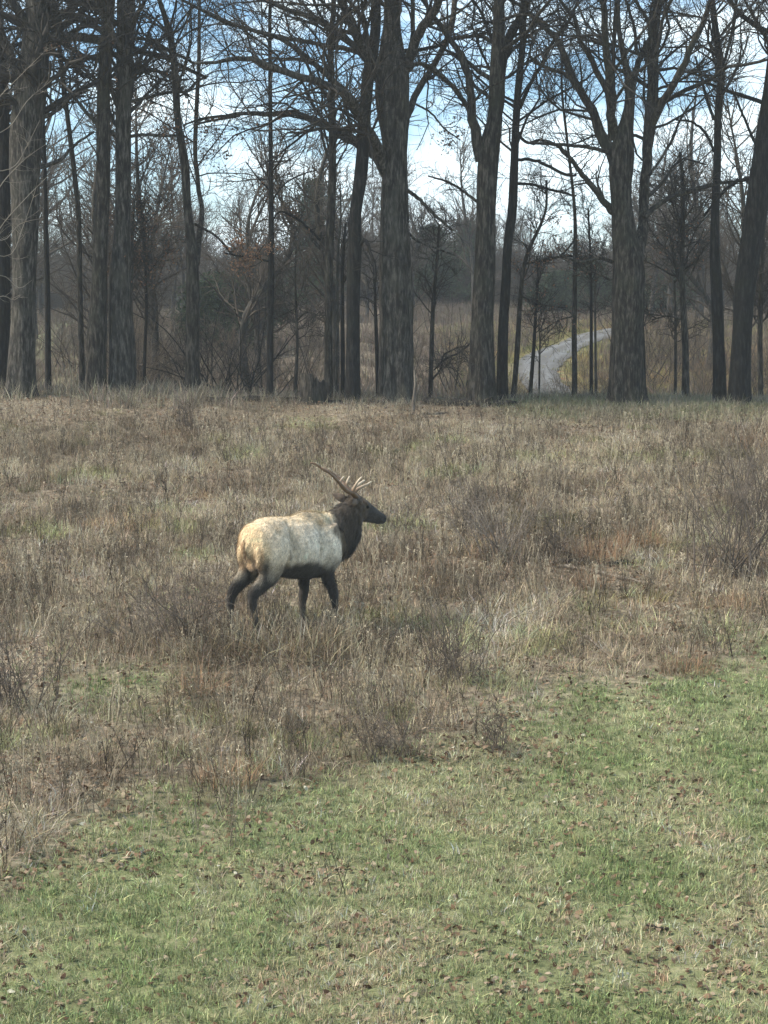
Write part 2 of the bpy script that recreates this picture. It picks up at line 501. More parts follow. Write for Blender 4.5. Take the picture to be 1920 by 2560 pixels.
ALL_TWIGS = {}
def tree(key, label, Y, trunk, limbs=(), top=None, mat_=BARK, twig=TWIG, nb=14, nt1=90, nt2=420, cat='tree', name='oak_tree',
         flare=0.35, up=0.08, tmin=0.3, group=None, rib=None, drift=1.0):
    """trunk and limbs are traced as (px, py, width px) and stand at the depth Y; what is above the frame is grown on"""
    sc = Y / F
    pts = [(*W(px, py, Y), w * sc / 2 * .95) for px, py, w in trunk]
    pts = sorted(pts, key=lambda p: p[2]) if trunk[0][1] > trunk[-1][1] or True else pts
    bx, by = pts[0][0], pts[0][1]
    gz = float(G(bx, by))
    root_z = gz - 0.15
    pts = [p for p in pts if p[2] > gz + 0.25] or pts[-2:]
    pts = [(bx, by, root_z, pts[0][3] * 1.05)] + pts
    a, b = np.array(pts[-2]), np.array(pts[-1])
    if top:
        hgt = top
        d = nrm((b - a)[:3]) * 0.6 + np.array([0, 0, 0.4])
        d = nrm(d)
        for k in range(1, 4):
            p = b[:3] + d * hgt * k / 3 + rng.normal(size=3) * np.array([.12, .12, 0])
            pts.append((*p, b[3] * (1 - 0.29 * k)))
    C = resample(np.array(pts), 46)
    wob = rng.normal(size=(46, 1)) * 0.004
    root = thing(name, label, cat, (bx, by, gz), group)
    mb = MB(); trunk_mesh(mb, C, 32 if C[0, 3] > 0.3 else 18 if C[0, 3] > 0.1 else 10, rib or (0.07 if C[0, 3] > 0.2 else 0.05), seed=rng.uniform(0, 20), flare=flare)
    part(mb, 'trunk', mat_, root)
    curves = []; radii = []
    k0 = int(46 * tmin)
    def push(c):
        c = resample(c, 14); curves.append(c[:, :3]); radii.append(c[:, 3])
    push(C[k0:])
    for L in limbs:
        dr = rng.uniform(-1, 1) * drift
        n_ = len(L)
        ps = []
        for i, (px, py, w) in enumerate(L):
            yy = Y + dr * i * 0.45
            ps.append((*W(px, py, yy), w * yy / F / 2))
        e0, e1 = np.array(ps[-2]), np.array(ps[-1])
        if L[-1][1] <= 62 or L[-1][0] >= 1900:
            d = nrm(nrm((e1 - e0)[:3]) + np.array([0, 0, 0.25])); ln = rng.uniform(2, 3.6)
            for k in range(1, 3):
                ps.append((*(e1[:3] + d * ln * k / 2 + rng.normal(size=3) * .12), e1[3] * (1 - 0.38 * k)))
        c = resample(np.array(ps), 26)
        c[1:, :3] += rng.normal(size=(25, 3)) * np.minimum(c[1:, 3:4] * 0.16, 0.02)
        mb = MB(); trunk_mesh(mb, c, 9, 0.05, seed=rng.uniform(0, 20))
        part(mb, 'branch', mat_, root)
        push(c)
    P = np.array(curves); Rr = np.array(radii)
    keepP, keepR = [P], [Rr]
    mb = MB()
    if nb:
        B1, R1 = grow(P, Rr, int(nb * 1.05), n=9, lenf=0.42, lmin=0.7, lmax=4.2, ang=55, up=up, wig=0.16, tmin=0.12, rf=0.42, rmin=0.012, tip=0.3)
        m1 = MB(); m1.tubes(B1, R1, 6)
        part(m1, 'side_branches', mat_, root, 'stuff')
        P2 = np.concatenate([resample_n(P, 9), B1]); R2 = np.concatenate([resample_r(Rr, 9), R1])
    else:
        P2, R2 = resample_n(P, 9), resample_r(Rr, 9)
    T1, Q1 = grow(P2, R2, int(nt1 * 1.2), n=7, lenf=0.5, lmin=0.4, lmax=2.4, ang=48, up=0.05, wig=0.22, rf=0.4, rmin=0.007, tip=0.4)
    T2, Q2 = grow(T1, Q1, int(nt2 * 1.2), n=6, lenf=0.65, lmin=0.25, lmax=1.3, ang=42, up=0.04, wig=0.25, rf=0.6, rmin=0.005, tip=0.5)
    T3, Q3 = grow(T2, Q2, int(nt2 * 1.6), n=4, lenf=0.65, lmin=0.1, lmax=0.6, ang=38, up=0.04, wig=0.25, rf=0.7, rmin=0.0035, tip=0.6)
    mb.tubes(T1, Q1, 4); mb.tubes(T2, Q2, 3); mb.tubes(T3, Q3, 3)
    part(mb, 'twigs', twig, root, 'stuff')
    ALL_TWIGS[key] = (root, np.concatenate([T2.reshape(-1, 3), T3.reshape(-1, 3)]))
    return root

def resample_n(P, n):
    k = np.linspace(0, P.shape[1] - 1, n); i = np.floor(k).astype(int).clip(0, P.shape[1] - 2); f = (k - i)[None, :, None]
    return P[:, i] * (1 - f) + P[:, i + 1] * f
def resample_r(P, n):
    k = np.linspace(0, P.shape[1] - 1, n); i = np.floor(k).astype(int).clip(0, P.shape[1] - 2); f = (k - i)[None, :]
    return P[:, i] * (1 - f) + P[:, i + 1] * f

def quads(mb, C, size, tint_lo, tint_hi, aspect=0.55, curl=0.25):
    """leaf-sized bent faces at the points C"""
    n = len(C)
    a = nrm(rng.normal(size=(n, 3))); b = nrm(np.cross(a, rng.normal(size=(n, 3)))); c = np.cross(a, b)
    s = (size * rng.uniform(0.6, 1.3, n))[:, None]
    V = np.stack([C - a * s, C + b * s * aspect + c * s * curl, C + a * s, C - b * s * aspect + c * s * curl], 1)
    i = np.arange(n)[:, None] * 4
    t = np.concatenate([i + np.array([0, 1, 2]), i + np.array([0, 2, 3])])
    k = rng.uniform(0, 1, (n, 1))
    col = np.array(tint_lo) * (1 - k) + np.array(tint_hi) * k
    mb.add(V, None, t, np.repeat(col, 4, axis=0))

def leaves_on(key, blobs, Y, size=0.036):
    root, tw = ALL_TWIGS[key]
    pts = []
    for px, py, rad, cnt in blobs:
        c = W(px, py, Y); r = rad * Y / F
        d = np.linalg.norm((tw - c) * np.array([1, 0.35, 1]), axis=1)
        near = tw[d < r * 1.25]
        k = int(cnt * .9) if len(near) > 30 else 0
        if k: pts.append(near[rng.integers(0, len(near), k)] + rng.normal(size=(k, 3)) * 0.05)
    if pts:
        mb = MB(); quads(mb, np.concatenate(pts), size, (0.45, 0.45, 0.45), (1.15, 1.1, 1.0))
        part(mb, 'dead_leaves', RUST, root, 'stuff', smooth=False)

exec_trees = True
# --- the traced trees of the tree line
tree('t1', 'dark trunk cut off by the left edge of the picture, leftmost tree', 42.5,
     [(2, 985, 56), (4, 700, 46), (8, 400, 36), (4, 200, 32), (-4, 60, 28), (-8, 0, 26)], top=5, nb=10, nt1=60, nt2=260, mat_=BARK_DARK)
tree('t2', 'very thick oak second from the left, forked high and pale at its flared foot', 41.5,
     [(52, 985, 80), (54, 920, 70), (60, 690, 60), (64, 520, 72), (63, 385, 80), (78, 216, 80), (90, 100, 68), (97, 0, 64)],
     [[(62, 250, 34), (40, 170, 26), (12, 100, 24), (-20, 30, 20)],
      [(110, 60, 18), (150, 30, 14), (190, 45, 12), (240, 68, 10)],
      [(95, 420, 12), (150, 400, 9), (190, 360, 7), (235, 330, 5)],
      [(100, 300, 12), (150, 270, 9), (180, 240, 7), (225, 225, 5)]], top=6, nb=14, nt1=110, nt2=560, mat_=BARK_GREY)
tree('t3', 'slim dark tree in the gap right of the thick forked left oak', 43.5,
     [(121, 985, 19), (120, 850, 16), (118, 700, 15), (114, 560, 13), (112, 420, 11), (108, 300, 10), (110, 0, 8)], top=4, nb=8, nt1=60, nt2=320, mat_=BARK_DARK)
tree('t4', 'slender wavy tree hugging the left flank of the paired trunks', 42.8,
     [(208, 985, 17), (203, 850, 15), (200, 730, 14), (193, 500, 14), (185, 424, 13), (166, 270, 12), (148, 115, 12), (135, 20, 11)], top=4, nb=12, nt1=80, nt2=420)
tree('t5', 'left one of two straight trunks standing shoulder to shoulder, dark with a swollen foot', 41.6,
     [(238, 985, 62), (239, 886, 54), (247, 730, 42), (251, 600, 38), (256, 500, 36), (258, 300, 36), (262, 135, 29), (273, 0, 32)],
     [[(250, 75, 14), (220, 55, 13), (175, 35, 11), (135, 28, 9)], [(262, 60, 10), (215, 40, 9), (180, 12, 7), (160, 0, 6)]],
     top=6, nb=16, nt1=110, nt2=560, tmin=0.35)
tree('t6', 'right one of two straight trunks standing shoulder to shoulder, pale along its left side', 41.9,
     [(303, 990, 66), (302, 885, 64), (300, 690, 56), (305, 600, 46), (308, 500, 41), (308, 310, 41), (311, 135, 42), (314, 0, 46)],
     [[(322, 255, 9), (370, 243, 8), (420, 232, 8), (470, 228, 8), (490, 205, 7), (520, 190, 5)],
      [(325, 340, 9), (370, 337, 8), (410, 340, 7), (440, 338, 6)],
      [(325, 95, 9), (370, 100, 9), (410, 122, 9), (450, 140, 8), (490, 160, 6)],
      [(318, 190, 6), (345, 150, 5), (375, 110, 4)],
      [(326, 60, 12), (352, 20, 10), (370, -10, 8)]], top=6, nb=22, nt1=150, nt2=900, tmin=0.3, mat_=BARK_GREY)
tree('t7', 'slim leaning tree whose stem joins a thinner twin above the brush, left of centre', 42.0,
     [(480, 992, 44), (481, 850, 36), (482, 720, 34), (480, 640, 30), (471, 540, 23), (469, 520, 22), (461, 405, 23), (445, 308, 18), (438, 193, 19), (427, 96, 17), (405, 20, 13), (398, 0, 12)],
     [[(490, 660, 18), (497, 600, 15), (505, 540, 13), (500, 490, 12), (490, 424, 11), (490, 290, 11), (498, 154, 10), (498, 38, 8), (499, 0, 7)],
      [(490, 310, 6), (540, 300, 6), (600, 290, 5)],
      [(486, 560, 7), (540, 590, 6), (590, 640, 5), (640, 640, 4)]], top=4, nb=22, nt1=140, nt2=900, tmin=0.35)
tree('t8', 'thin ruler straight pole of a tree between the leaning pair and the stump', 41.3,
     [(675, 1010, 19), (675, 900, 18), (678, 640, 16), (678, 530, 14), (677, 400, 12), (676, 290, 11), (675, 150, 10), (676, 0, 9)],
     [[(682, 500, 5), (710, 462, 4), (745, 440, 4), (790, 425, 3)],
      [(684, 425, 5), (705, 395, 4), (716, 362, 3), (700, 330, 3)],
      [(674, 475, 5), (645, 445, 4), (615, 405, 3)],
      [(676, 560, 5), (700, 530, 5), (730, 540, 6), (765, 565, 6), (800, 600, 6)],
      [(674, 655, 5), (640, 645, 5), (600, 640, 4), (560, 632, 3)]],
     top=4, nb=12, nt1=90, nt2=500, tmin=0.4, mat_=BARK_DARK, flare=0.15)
tree('t9', 'straight medium trunk rising directly right of the stump, left neighbour of the leaning dark trunk', 41.4,
     [(821, 1012, 30), (821, 900, 22), (821, 790, 20), (823, 620, 22), (829, 500, 22), (831, 370, 19), (829, 250, 18), (827, 100, 16), (835, 0, 12)],
     [[(822, 640, 9), (790, 610, 8), (775, 590, 10)]], top=4, nb=12, nt1=90, nt2=420, tmin=0.3)
tree('t9b', 'pale skinny stem squeezed between two darker trunks beside the stump', 41.9,
     [(841, 1008, 9), (842, 880, 8), (843, 790, 8), (846, 620, 7), (852, 540, 5), (850, 460, 4)], nb=4, nt1=20, nt2=60, mat_=BARK_PALE, twig=TWIG_PALE, flare=0.1, name='sapling', tmin=.6)
tree('t9c', 'dark skinny stem touching the left side of the leaning dark trunk', 42.1,
     [(857, 1008, 14), (857, 880, 12), (856, 760, 10), (858, 640, 8), (864, 560, 6)], nb=4, nt1=20, nt2=60, mat_=BARK_DARK, flare=0.1, name='sapling', tmin=.6)
tree('t10', 'dark trunk leaning right and crossing in front of the giant oak limbs', 40.8,
     [(880, 1015, 50), (882, 940, 38), (883, 870, 36), (883, 746, 35), (887, 620, 37), (893, 500, 31), (895, 490, 32), (908, 370, 34), (915, 250, 31), (922, 185, 32), (938, 90, 28), (940, 0, 26)],
     [[(895, 620, 9), (912, 600, 9), (925, 630, 8), (936, 660, 7), (940, 700, 7)],
      [(918, 200, 9), (948, 152, 9), (989, 131, 10), (1051, 123, 10), (1092, 115, 9), (1120, 98, 8), (1174, 90, 7), (1227, 78, 6)],
      [(905, 380, 6), (870, 345, 5), (845, 330, 4)]],
     top=6, nb=10, nt1=90, nt2=420, tmin=0.5, mat_=BARK_DARK)
tree('t11', 'giant ribbed oak at the centre with great limbs arching to the left', 41.2,
     [(990, 1012, 88), (989, 930, 84), (989, 830, 84), (986, 664, 80), (985, 600, 72), (985, 490, 67), (988, 370, 64), (984, 290, 80), (981, 245, 84), (981, 190, 84), (980, 130, 66), (979, 80, 46), (981, 0, 42)],
     [[(965, 430, 34), (940, 392, 30), (905, 362, 27), (870, 342, 25), (842, 328, 23), (784, 303, 18), (743, 284, 15), (682, 283, 13), (620, 284, 10), (560, 290, 8), (500, 298, 6), (460, 312, 4)],
      [(968, 440, 26), (940, 360, 24), (915, 310, 24), (895, 275, 24), (866, 242, 22), (825, 217, 21), (756, 193, 18), (702, 176, 17), (641, 152, 15), (600, 145, 13), (540, 155, 9), (490, 158, 6)],
      [(905, 285, 16), (870, 235, 15), (838, 205, 15), (776, 152, 13), (735, 119, 12), (694, 94, 11), (641, 78, 10), (600, 66, 9), (540, 45, 8), (480, 12, 7), (455, 0, 6)],
      [(950, 150, 22), (920, 135, 15), (887, 127, 14), (846, 119, 12), (797, 110, 11), (735, 99, 11), (694, 90, 9)],
      [(960, 200, 36), (924, 143, 28), (895, 94, 24), (870, 41, 22), (854, 0, 18)],
      [(920, 150, 22), (890, 118, 18), (838, 78, 17), (776, 41, 15), (723, 25, 13), (661, 0, 11)],
      [(838, 78, 9), (797, 53, 9), (764, 16, 8), (743, -5, 7)],
      [(868, 60, 10), (846, 41, 9), (817, 16, 9), (797, -5, 8)],
      [(926, 140, 12), (910, 60, 12), (893, 28, 11), (870, 0, 9)],
      [(1012, 300, 20), (1022, 279, 18), (1043, 230, 17), (1071, 184, 16), (1104, 127, 15), (1129, 61, 14), (1137, 0, 13)],
      [(1008, 180, 30), (1034, 123, 24), (1051, 74, 23), (1080, 37, 21), (1100, 0, 18)],
      [(1018, 150, 14), (1030, 100, 12), (1030, 0, 11)],
      [(1080, 37, 14), (1110, 75, 12), (1138, 115, 10), (1160, 140, 8)],
      [(1010, 190, 12), (1045, 158, 10), (1090, 185, 9), (1135, 222, 8), (1165, 262, 7)],
      [(1012, 470, 10), (1050, 500, 9), (1090, 540, 8), (1130, 575, 6)],
      [(1005, 560, 7), (1040, 600, 6), (1090, 620, 5), (1140, 640, 3)],
      [(1040, 260, 5), (1075, 280, 5), (1110, 320, 4), (1150, 350, 3)]],
     top=6, nb=46, nt1=330, nt2=1900, tmin=0.5, rib=.15, mat_=BARK_GREY)
tree('t12', 'thick forked oak right of the giant central oak, its left limb bending away', 41.0,
     [(1203, 1015, 76), (1204, 940, 66), (1205, 830, 60), (1212, 664, 56), (1215, 560, 50), (1218, 440, 52), (1224, 370, 54), (1236, 300, 38), (1240, 205, 36), (1247, 82, 31), (1248, 0, 28)],
     [[(1205, 400, 36), (1192, 345, 28), (1178, 270, 22), (1168, 184, 19), (1150, 135, 16), (1120, 90, 13), (1096, 61, 12), (1070, 20, 10)],
      [(1170, 200, 9), (1195, 222, 8), (1225, 245, 8)],
      [(1186, 300, 15), (1150, 240, 12), (1110, 195, 11), (1070, 165, 10), (1045, 158, 8)],
      [(1235, 340, 26), (1250, 246, 24), (1260, 143, 24), (1281, 82, 22), (1305, 40, 18), (1320, 0, 14)],
      [(1240, 110, 12), (1200, 90, 10), (1150, 95, 9), (1115, 100, 7)],
      [(1200, 510, 8), (1160, 480, 7), (1120, 455, 6), (1070, 440, 4)],
      [(1195, 840, 5), (1150, 880, 5), (1110, 900, 5), (1085, 925, 4)]],
     top=6, nb=26, nt1=190, nt2=1100, tmin=0.4, rib=.10)
tree('t13', 'medium straight tree almost touching the right side of the thick forked oak', 41.8,
     [(1254, 1012, 34), (1256, 900, 28), (1258, 828, 27), (1265, 705, 25), (1273, 582, 23), (1277, 560, 24), (1285, 430, 22), (1289, 328, 20), (1297, 205, 18), (1306, 123, 16), (1310, 20, 14)],
     [[(1300, 270, 10), (1325, 210, 9), (1352, 165, 9), (1385, 100, 8), (1420, 55, 7), (1445, 0, 6)],
      [(1290, 330, 8), (1320, 357, 8), (1350, 350, 7), (1395, 362, 6)],
      [(1285, 400, 8), (1330, 400, 8), (1370, 415, 8), (1410, 435, 8), (1440, 440, 6)],
      [(1282, 458, 8), (1330, 462, 7), (1380, 475, 7), (1440, 490, 5)]],
     top=5, nb=22, nt1=170, nt2=1000, tmin=0.3, mat_=BARK_DARK)
tree('t14', 'slanting brown stem with a crooked top just left of the gravel drive', 42.2,
     [(1281, 1010, 16), (1288, 940, 14), (1293, 870, 14), (1301, 746, 12), (1310, 664, 11), (1326, 615, 10), (1348, 570, 8), (1363, 530, 7), (1366, 450, 6)],
     [[(1310, 660, 7), (1360, 650, 7), (1420, 640, 6), (1480, 655, 5)], [(1303, 740, 4), (1350, 760, 4), (1420, 770, 3)]], nb=12, nt1=90, nt2=520, tmin=0.45, flare=0.1, name='sapling')
tree('t15', 'thin dark sapling standing in front of the bend of the gravel drive', 42.6,
     [(1324, 1012, 11), (1330, 930, 10), (1336, 848, 9), (1340, 766, 7), (1345, 700, 5), (1342, 640, 4)], nb=8, nt1=50, nt2=220, flare=0.1, name='sapling', tmin=.4, mat_=BARK_DARK)
tree('t16', 'hair thin sapling just right of the dark one at the gravel bend', 43.4,
     [(1348, 1010, 6), (1349, 900, 5), (1350, 850, 4), (1346, 800, 3)], nb=4, nt1=24, nt2=80, flare=0.1, name='sapling', tmin=.4)
tree('t17', 'slender tree standing alone in the middle of the gravel drive view', 42.4,
     [(1435, 1008, 17), (1437, 940, 14), (1436, 870, 14), (1437, 700, 12), (1437, 530, 9), (1420, 370, 7), (1404, 205, 6)],
     [[(1437, 600, 5), (1400, 640, 5), (1350, 655, 4)], [(1437, 790, 4), (1400, 800, 3), (1350, 830, 3)]], top=3, nb=14, nt1=110, nt2=600, tmin=0.4, flare=0.15)
tree('t18', 'black thin stem, left of a close pair beside the biggest right hand oak', 42.7,
     [(1478, 1005, 11), (1478, 900, 9), (1478, 780, 8), (1476, 640, 6), (1470, 520, 5)], nb=8, nt1=60, nt2=300, flare=0.1, name='sapling', tmin=.5, mat_=BARK_DARK)
tree('t18b', 'brown thin stem, right of a close pair beside the biggest right hand oak', 43.6,
     [(1490, 1005, 8), (1489, 900, 7), (1488, 780, 6), (1490, 640, 5)], nb=6, nt1=40, nt2=200, flare=0.1, name='sapling', tmin=.5, mat_=BARK_PALE)
tree('t19', 'massive candelabra oak on the right, fanning into many upright limbs', 41.0,
     [(1566, 1008, 98), (1566, 930, 84), (1567, 828, 80), (1570, 740, 82), (1570, 664, 80), (1562, 600, 66), (1555, 540, 56), (1550, 450, 56), (1552, 400, 62), (1556, 350, 50), (1570, 287, 28), (1575, 225, 24), (1564, 164, 18), (1551, 102, 14), (1545, 50, 12), (1545, 0, 11)],
     [[(1585, 660, 40), (1600, 600, 30), (1607, 560, 25), (1612, 450, 25), (1619, 370, 25), (1626, 287, 25), (1631, 184, 28), (1634, 123, 28), (1640, 61, 23), (1642, 0, 20)],
      [(1540, 410, 34), (1520, 370, 30), (1502, 335, 26), (1486, 287, 22), (1465, 246, 20), (1437, 205, 19), (1412, 143, 17), (1396, 102, 15), (1351, 61, 12), (1320, 30, 10)],
      [(1441, 208, 10), (1410, 185, 10), (1383, 176, 9), (1355, 164, 9), (1322, 140, 6)],
      [(1532, 350, 24), (1527, 287, 20), (1519, 230, 17), (1494, 184, 15), (1469, 131, 14), (1449, 98, 12), (1441, 53, 11), (1420, 25, 9), (1400, 0, 8)],
      [(1535, 340, 24), (1528, 270, 24), (1523, 184, 22), (1515, 102, 18), (1508, 0, 16)],
      [(1528, 250, 11), (1533, 205, 11), (1533, 123, 10), (1541, 0, 9)],
      [(1578, 235, 18), (1584, 205, 17), (1601, 143, 15), (1621, 105, 14)],
      [(1600, 145, 9), (1592, 123, 9), (1588, 80, 8), (1564, 0, 7)],
      [(1632, 120, 9), (1618, 50, 9), (1600, 20, 8), (1580, -10, 6)],
      [(1628, 320, 16), (1645, 275, 19), (1674, 230, 18), (1703, 176, 17), (1732, 107, 15), (1765, 41, 13), (1777, 0, 12)],
      [(1650, 262, 10), (1690, 240, 11), (1732, 217, 11), (1793, 188, 10), (1814, 168, 9), (1855, 164, 8), (1920, 148, 7)],
      [(1640, 224, 8), (1690, 205, 7), (1750, 170, 6), (1800, 135, 4)],
      [(1535, 530, 20), (1510, 505, 17), (1486, 470, 15), (1457, 439, 13), (1433, 406, 11), (1396, 365, 9), (1350, 350, 7)],
      [(1530, 385, 12), (1506, 377, 10), (1445, 365, 9), (1383, 361, 8), (1322, 357, 6)],
      [(1612, 545, 14), (1640, 515, 12), (1666, 500, 12), (1732, 475, 11), (1793, 459, 9), (1871, 451, 7)],
      [(1530, 655, 10), (1500, 645, 9), (1460, 655, 7), (1400, 640, 5)],
      [(1622, 440, 8), (1650, 400, 7), (1680, 350, 7), (1700, 300, 6), (1740, 240, 4)],
      [(1600, 180, 8), (1640, 130, 9), (1660, 40, 8), (1680, 0, 7)],
      [(1525, 700, 5), (1480, 680, 5), (1430, 690, 4)]],
     top=6, nb=50, nt1=360, nt2=2000, tmin=0.5, rib=.12)
tree('t20', 'slender brown tree between the candelabra oak and the dark right hand pair', 42.6,
     [(1713, 1002, 22), (1713, 869, 18), (1707, 746, 16), (1705, 602, 14), (1708, 480, 10), (1700, 380, 8)],
     [[(1710, 800, 6), (1670, 790, 5), (1630, 800, 4)]], nb=16, nt1=120, nt2=700, tmin=0.35)
tree('t20b', 'thin grey stem close left of the slender brown tree on the right', 43.4,
     [(1688, 1002, 9), (1689, 900, 8), (1689, 810, 7), (1686, 700, 5)], nb=6, nt1=40, nt2=200, flare=0.1, name='sapling', tmin=.4)
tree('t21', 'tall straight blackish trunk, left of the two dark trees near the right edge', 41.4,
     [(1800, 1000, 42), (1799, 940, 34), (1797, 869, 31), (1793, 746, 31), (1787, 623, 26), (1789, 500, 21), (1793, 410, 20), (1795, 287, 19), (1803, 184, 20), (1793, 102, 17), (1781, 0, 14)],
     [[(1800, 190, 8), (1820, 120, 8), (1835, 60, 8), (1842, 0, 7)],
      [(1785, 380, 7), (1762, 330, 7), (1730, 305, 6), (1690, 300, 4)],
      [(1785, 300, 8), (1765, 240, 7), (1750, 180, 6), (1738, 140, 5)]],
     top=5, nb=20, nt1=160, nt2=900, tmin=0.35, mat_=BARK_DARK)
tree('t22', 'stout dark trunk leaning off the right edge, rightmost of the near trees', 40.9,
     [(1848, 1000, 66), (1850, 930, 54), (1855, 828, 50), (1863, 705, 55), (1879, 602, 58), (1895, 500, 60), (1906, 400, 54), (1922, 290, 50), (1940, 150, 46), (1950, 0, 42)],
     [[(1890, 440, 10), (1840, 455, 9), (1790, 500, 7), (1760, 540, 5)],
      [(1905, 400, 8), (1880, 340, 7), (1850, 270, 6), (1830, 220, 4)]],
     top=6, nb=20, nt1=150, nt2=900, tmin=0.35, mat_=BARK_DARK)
tree('t23', 'rusty brown slim stem at the far right edge behind the leaning trunk', 44.5,
     [(1903, 1000, 15), (1900, 850, 14), (1903, 700, 12), (1908, 560, 10)], nb=10, nt1=80, nt2=420, tmin=0.35, name='sapling', flare=.1)
tree('t24', 'slender brown tree in the open gap between the giant oak and the forked oak', 42.3,
     [(1075, 1010, 14), (1078, 900, 12), (1083, 762, 11), (1092, 660, 8), (1098, 560, 6)],
     [[(1080, 950, 5), (1102, 920, 5), (1108, 890, 4), (1145, 868, 4)]], nb=10, nt1=80, nt2=420, tmin=0.4, flare=.1, name='sapling')
tree('t25', 'thin black stem pressed against the left side of the giant oak', 41.9,
     [(946, 1008, 13), (943, 900, 11), (938, 760, 8), (935, 656, 7)], nb=5, nt1=30, nt2=120, tmin=0.5, flare=.1, name='sapling', mat_=BARK_DARK)
tree('t26', 'crooked little tree just left of the stump', 41.6,
     [(735, 1008, 12), (740, 930, 10), (743, 870, 8), (740, 760, 7), (738, 690, 5), (742, 600, 4)], 
     [[(742, 800, 4), (770, 780, 4), (800, 790, 3)], [(741, 770, 4), (700, 790, 3), (670, 800, 3)]], nb=10, nt1=70, nt2=360, tmin=0.3, flare=.1, name='sapling')
tree('t27', 'thin stem in the pale gap right of the paired straight trunks', 43.0,
     [(359, 990, 10), (362, 880, 9), (366, 770, 8), (362, 640, 6), (352, 500, 5)], nb=10, nt1=70, nt2=420, tmin=0.3, flare=.1, name='sapling', mat_=BARK_DARK)
tree('t28', 'pale stem growing against the right side of the paired straight trunks', 42.6,
     [(336, 990, 14), (334, 880, 13), (326, 770, 12), (330, 640, 10), (335, 500, 6)], nb=6, nt1=60, nt2=320, tmin=0.4, flare=.1, name='sapling', mat_=BARK_PALE)
tree('t29', 'narrow dark stem close behind the right foot of the candelabra oak', 42.2,
     [(1612, 1004, 10), (1610, 900, 8), (1606, 800, 6), (1600, 720, 5)], nb=5, nt1=30, nt2=120, tmin=0.5, flare=.1, name='sapling', mat_=BARK_DARK)

leaves_on('t4', [(200, 210, 60, 200), (180, 480, 110, 500)], 42.8)
leaves_on('t6', [(330, 560, 90, 500), (300, 450, 80, 250), (400, 350, 80, 160), (400, 180, 100, 160)], 41.9)
leaves_on('t5', [(230, 560, 80, 300), (190, 180, 60, 120)], 41.6)
leaves_on('t7', [(560, 600, 120, 900), (480, 360, 90, 300), (470, 230, 90, 140), (540, 420, 90, 260)], 42.0)
leaves_on('t8', [(640, 620, 110, 500), (660, 560, 80, 200)], 41.3)
leaves_on('t27', [(350, 600, 90, 500)], 43.0)
leaves_on('t28', [(330, 620, 90, 400)], 42.6)
leaves_on('t11', [(640, 100, 160, 200), (1130, 350, 90, 200), (700, 330, 90, 60), (1110, 30, 60, 80)], 41.2)
leaves_on('t14', [(1420, 680, 120, 500)], 42.2)
leaves_on('t13', [(1360, 170, 40, 60), (1380, 640, 80, 120)], 41.8)
leaves_on('t20', [(1720, 700, 110, 200), (1640, 350, 90, 60)], 42.6)

# a near sapling that leans in from the left, its pale twigs crossing the thick oak
def leaning_sapling():
    root = thing('sapling', 'pale bare sapling reaching in from the left edge across the thick oak', 'sapling', (-8.0, 36.0, float(G(-8.0, 36.0))))
    Y = 36.0
    b = np.array([-8.0, 36.0, float(G(-8.0, 36.0)) - .1, .05])
    C = resample(np.array([b, [-8.1, 36, 6.5, .04], [-8.0, 36, 8.5, .03], [-7.9, 36.1, 11, .015]]), 24)
    mb = MB(); trunk_mesh(mb, C, 8, .04); part(mb, 'trunk', BARK_PALE, root)
    curves, rad = [], []
    for L in [[(-40, 640), (0, 570), (60, 500), (120, 440)], [(-40, 500), (20, 440), (60, 400), (130, 350)], [(-40, 350), (20, 320), (70, 250), (130, 200)],
              [(-40, 280), (10, 230), (60, 180), (120, 120)], [(-50, 620), (20, 640), (60, 560), (90, 470)], [(-50, 420), (30, 420), (70, 360), (100, 300)],
              [(-50, 700), (10, 690), (50, 720), (80, 700)], [(-50, 590), (10, 600), (50, 560), (110, 545)], [(-40, 760), (10, 740), (35, 750), (50, 740)]]:
        p = np.array([[*W(x, y, Y + i * .15), .011 - .0025 * i] for i, (x, y) in enumerate(L)])
        s = int(np.argmin(np.abs(C[:, 2] - p[0, 2])))
        p = np.vstack([[*C[s, :3], .012], p])
        c = resample(p, 14); curves.append(c[:, :3]); rad.append(c[:, 3])
    P = np.array(curves); Q = np.array(rad)
    mb = MB(); mb.tubes(P, Q, 4)
    T1, Q1 = grow(P, Q, 60, n=6, lenf=.35, lmin=.15, lmax=.6, ang=38, rf=.5, rmin=.004)
    T2, Q2 = grow(T1, Q1, 120, n=4, lenf=.5, lmin=.1, lmax=.4, ang=38, rf=.6, rmin=.003)
    mb.tubes(T1, Q1, 3); mb.tubes(T2, Q2, 3)
    part(mb, 'twigs', TWIG_PALE, root, 'stuff')
leaning_sapling()

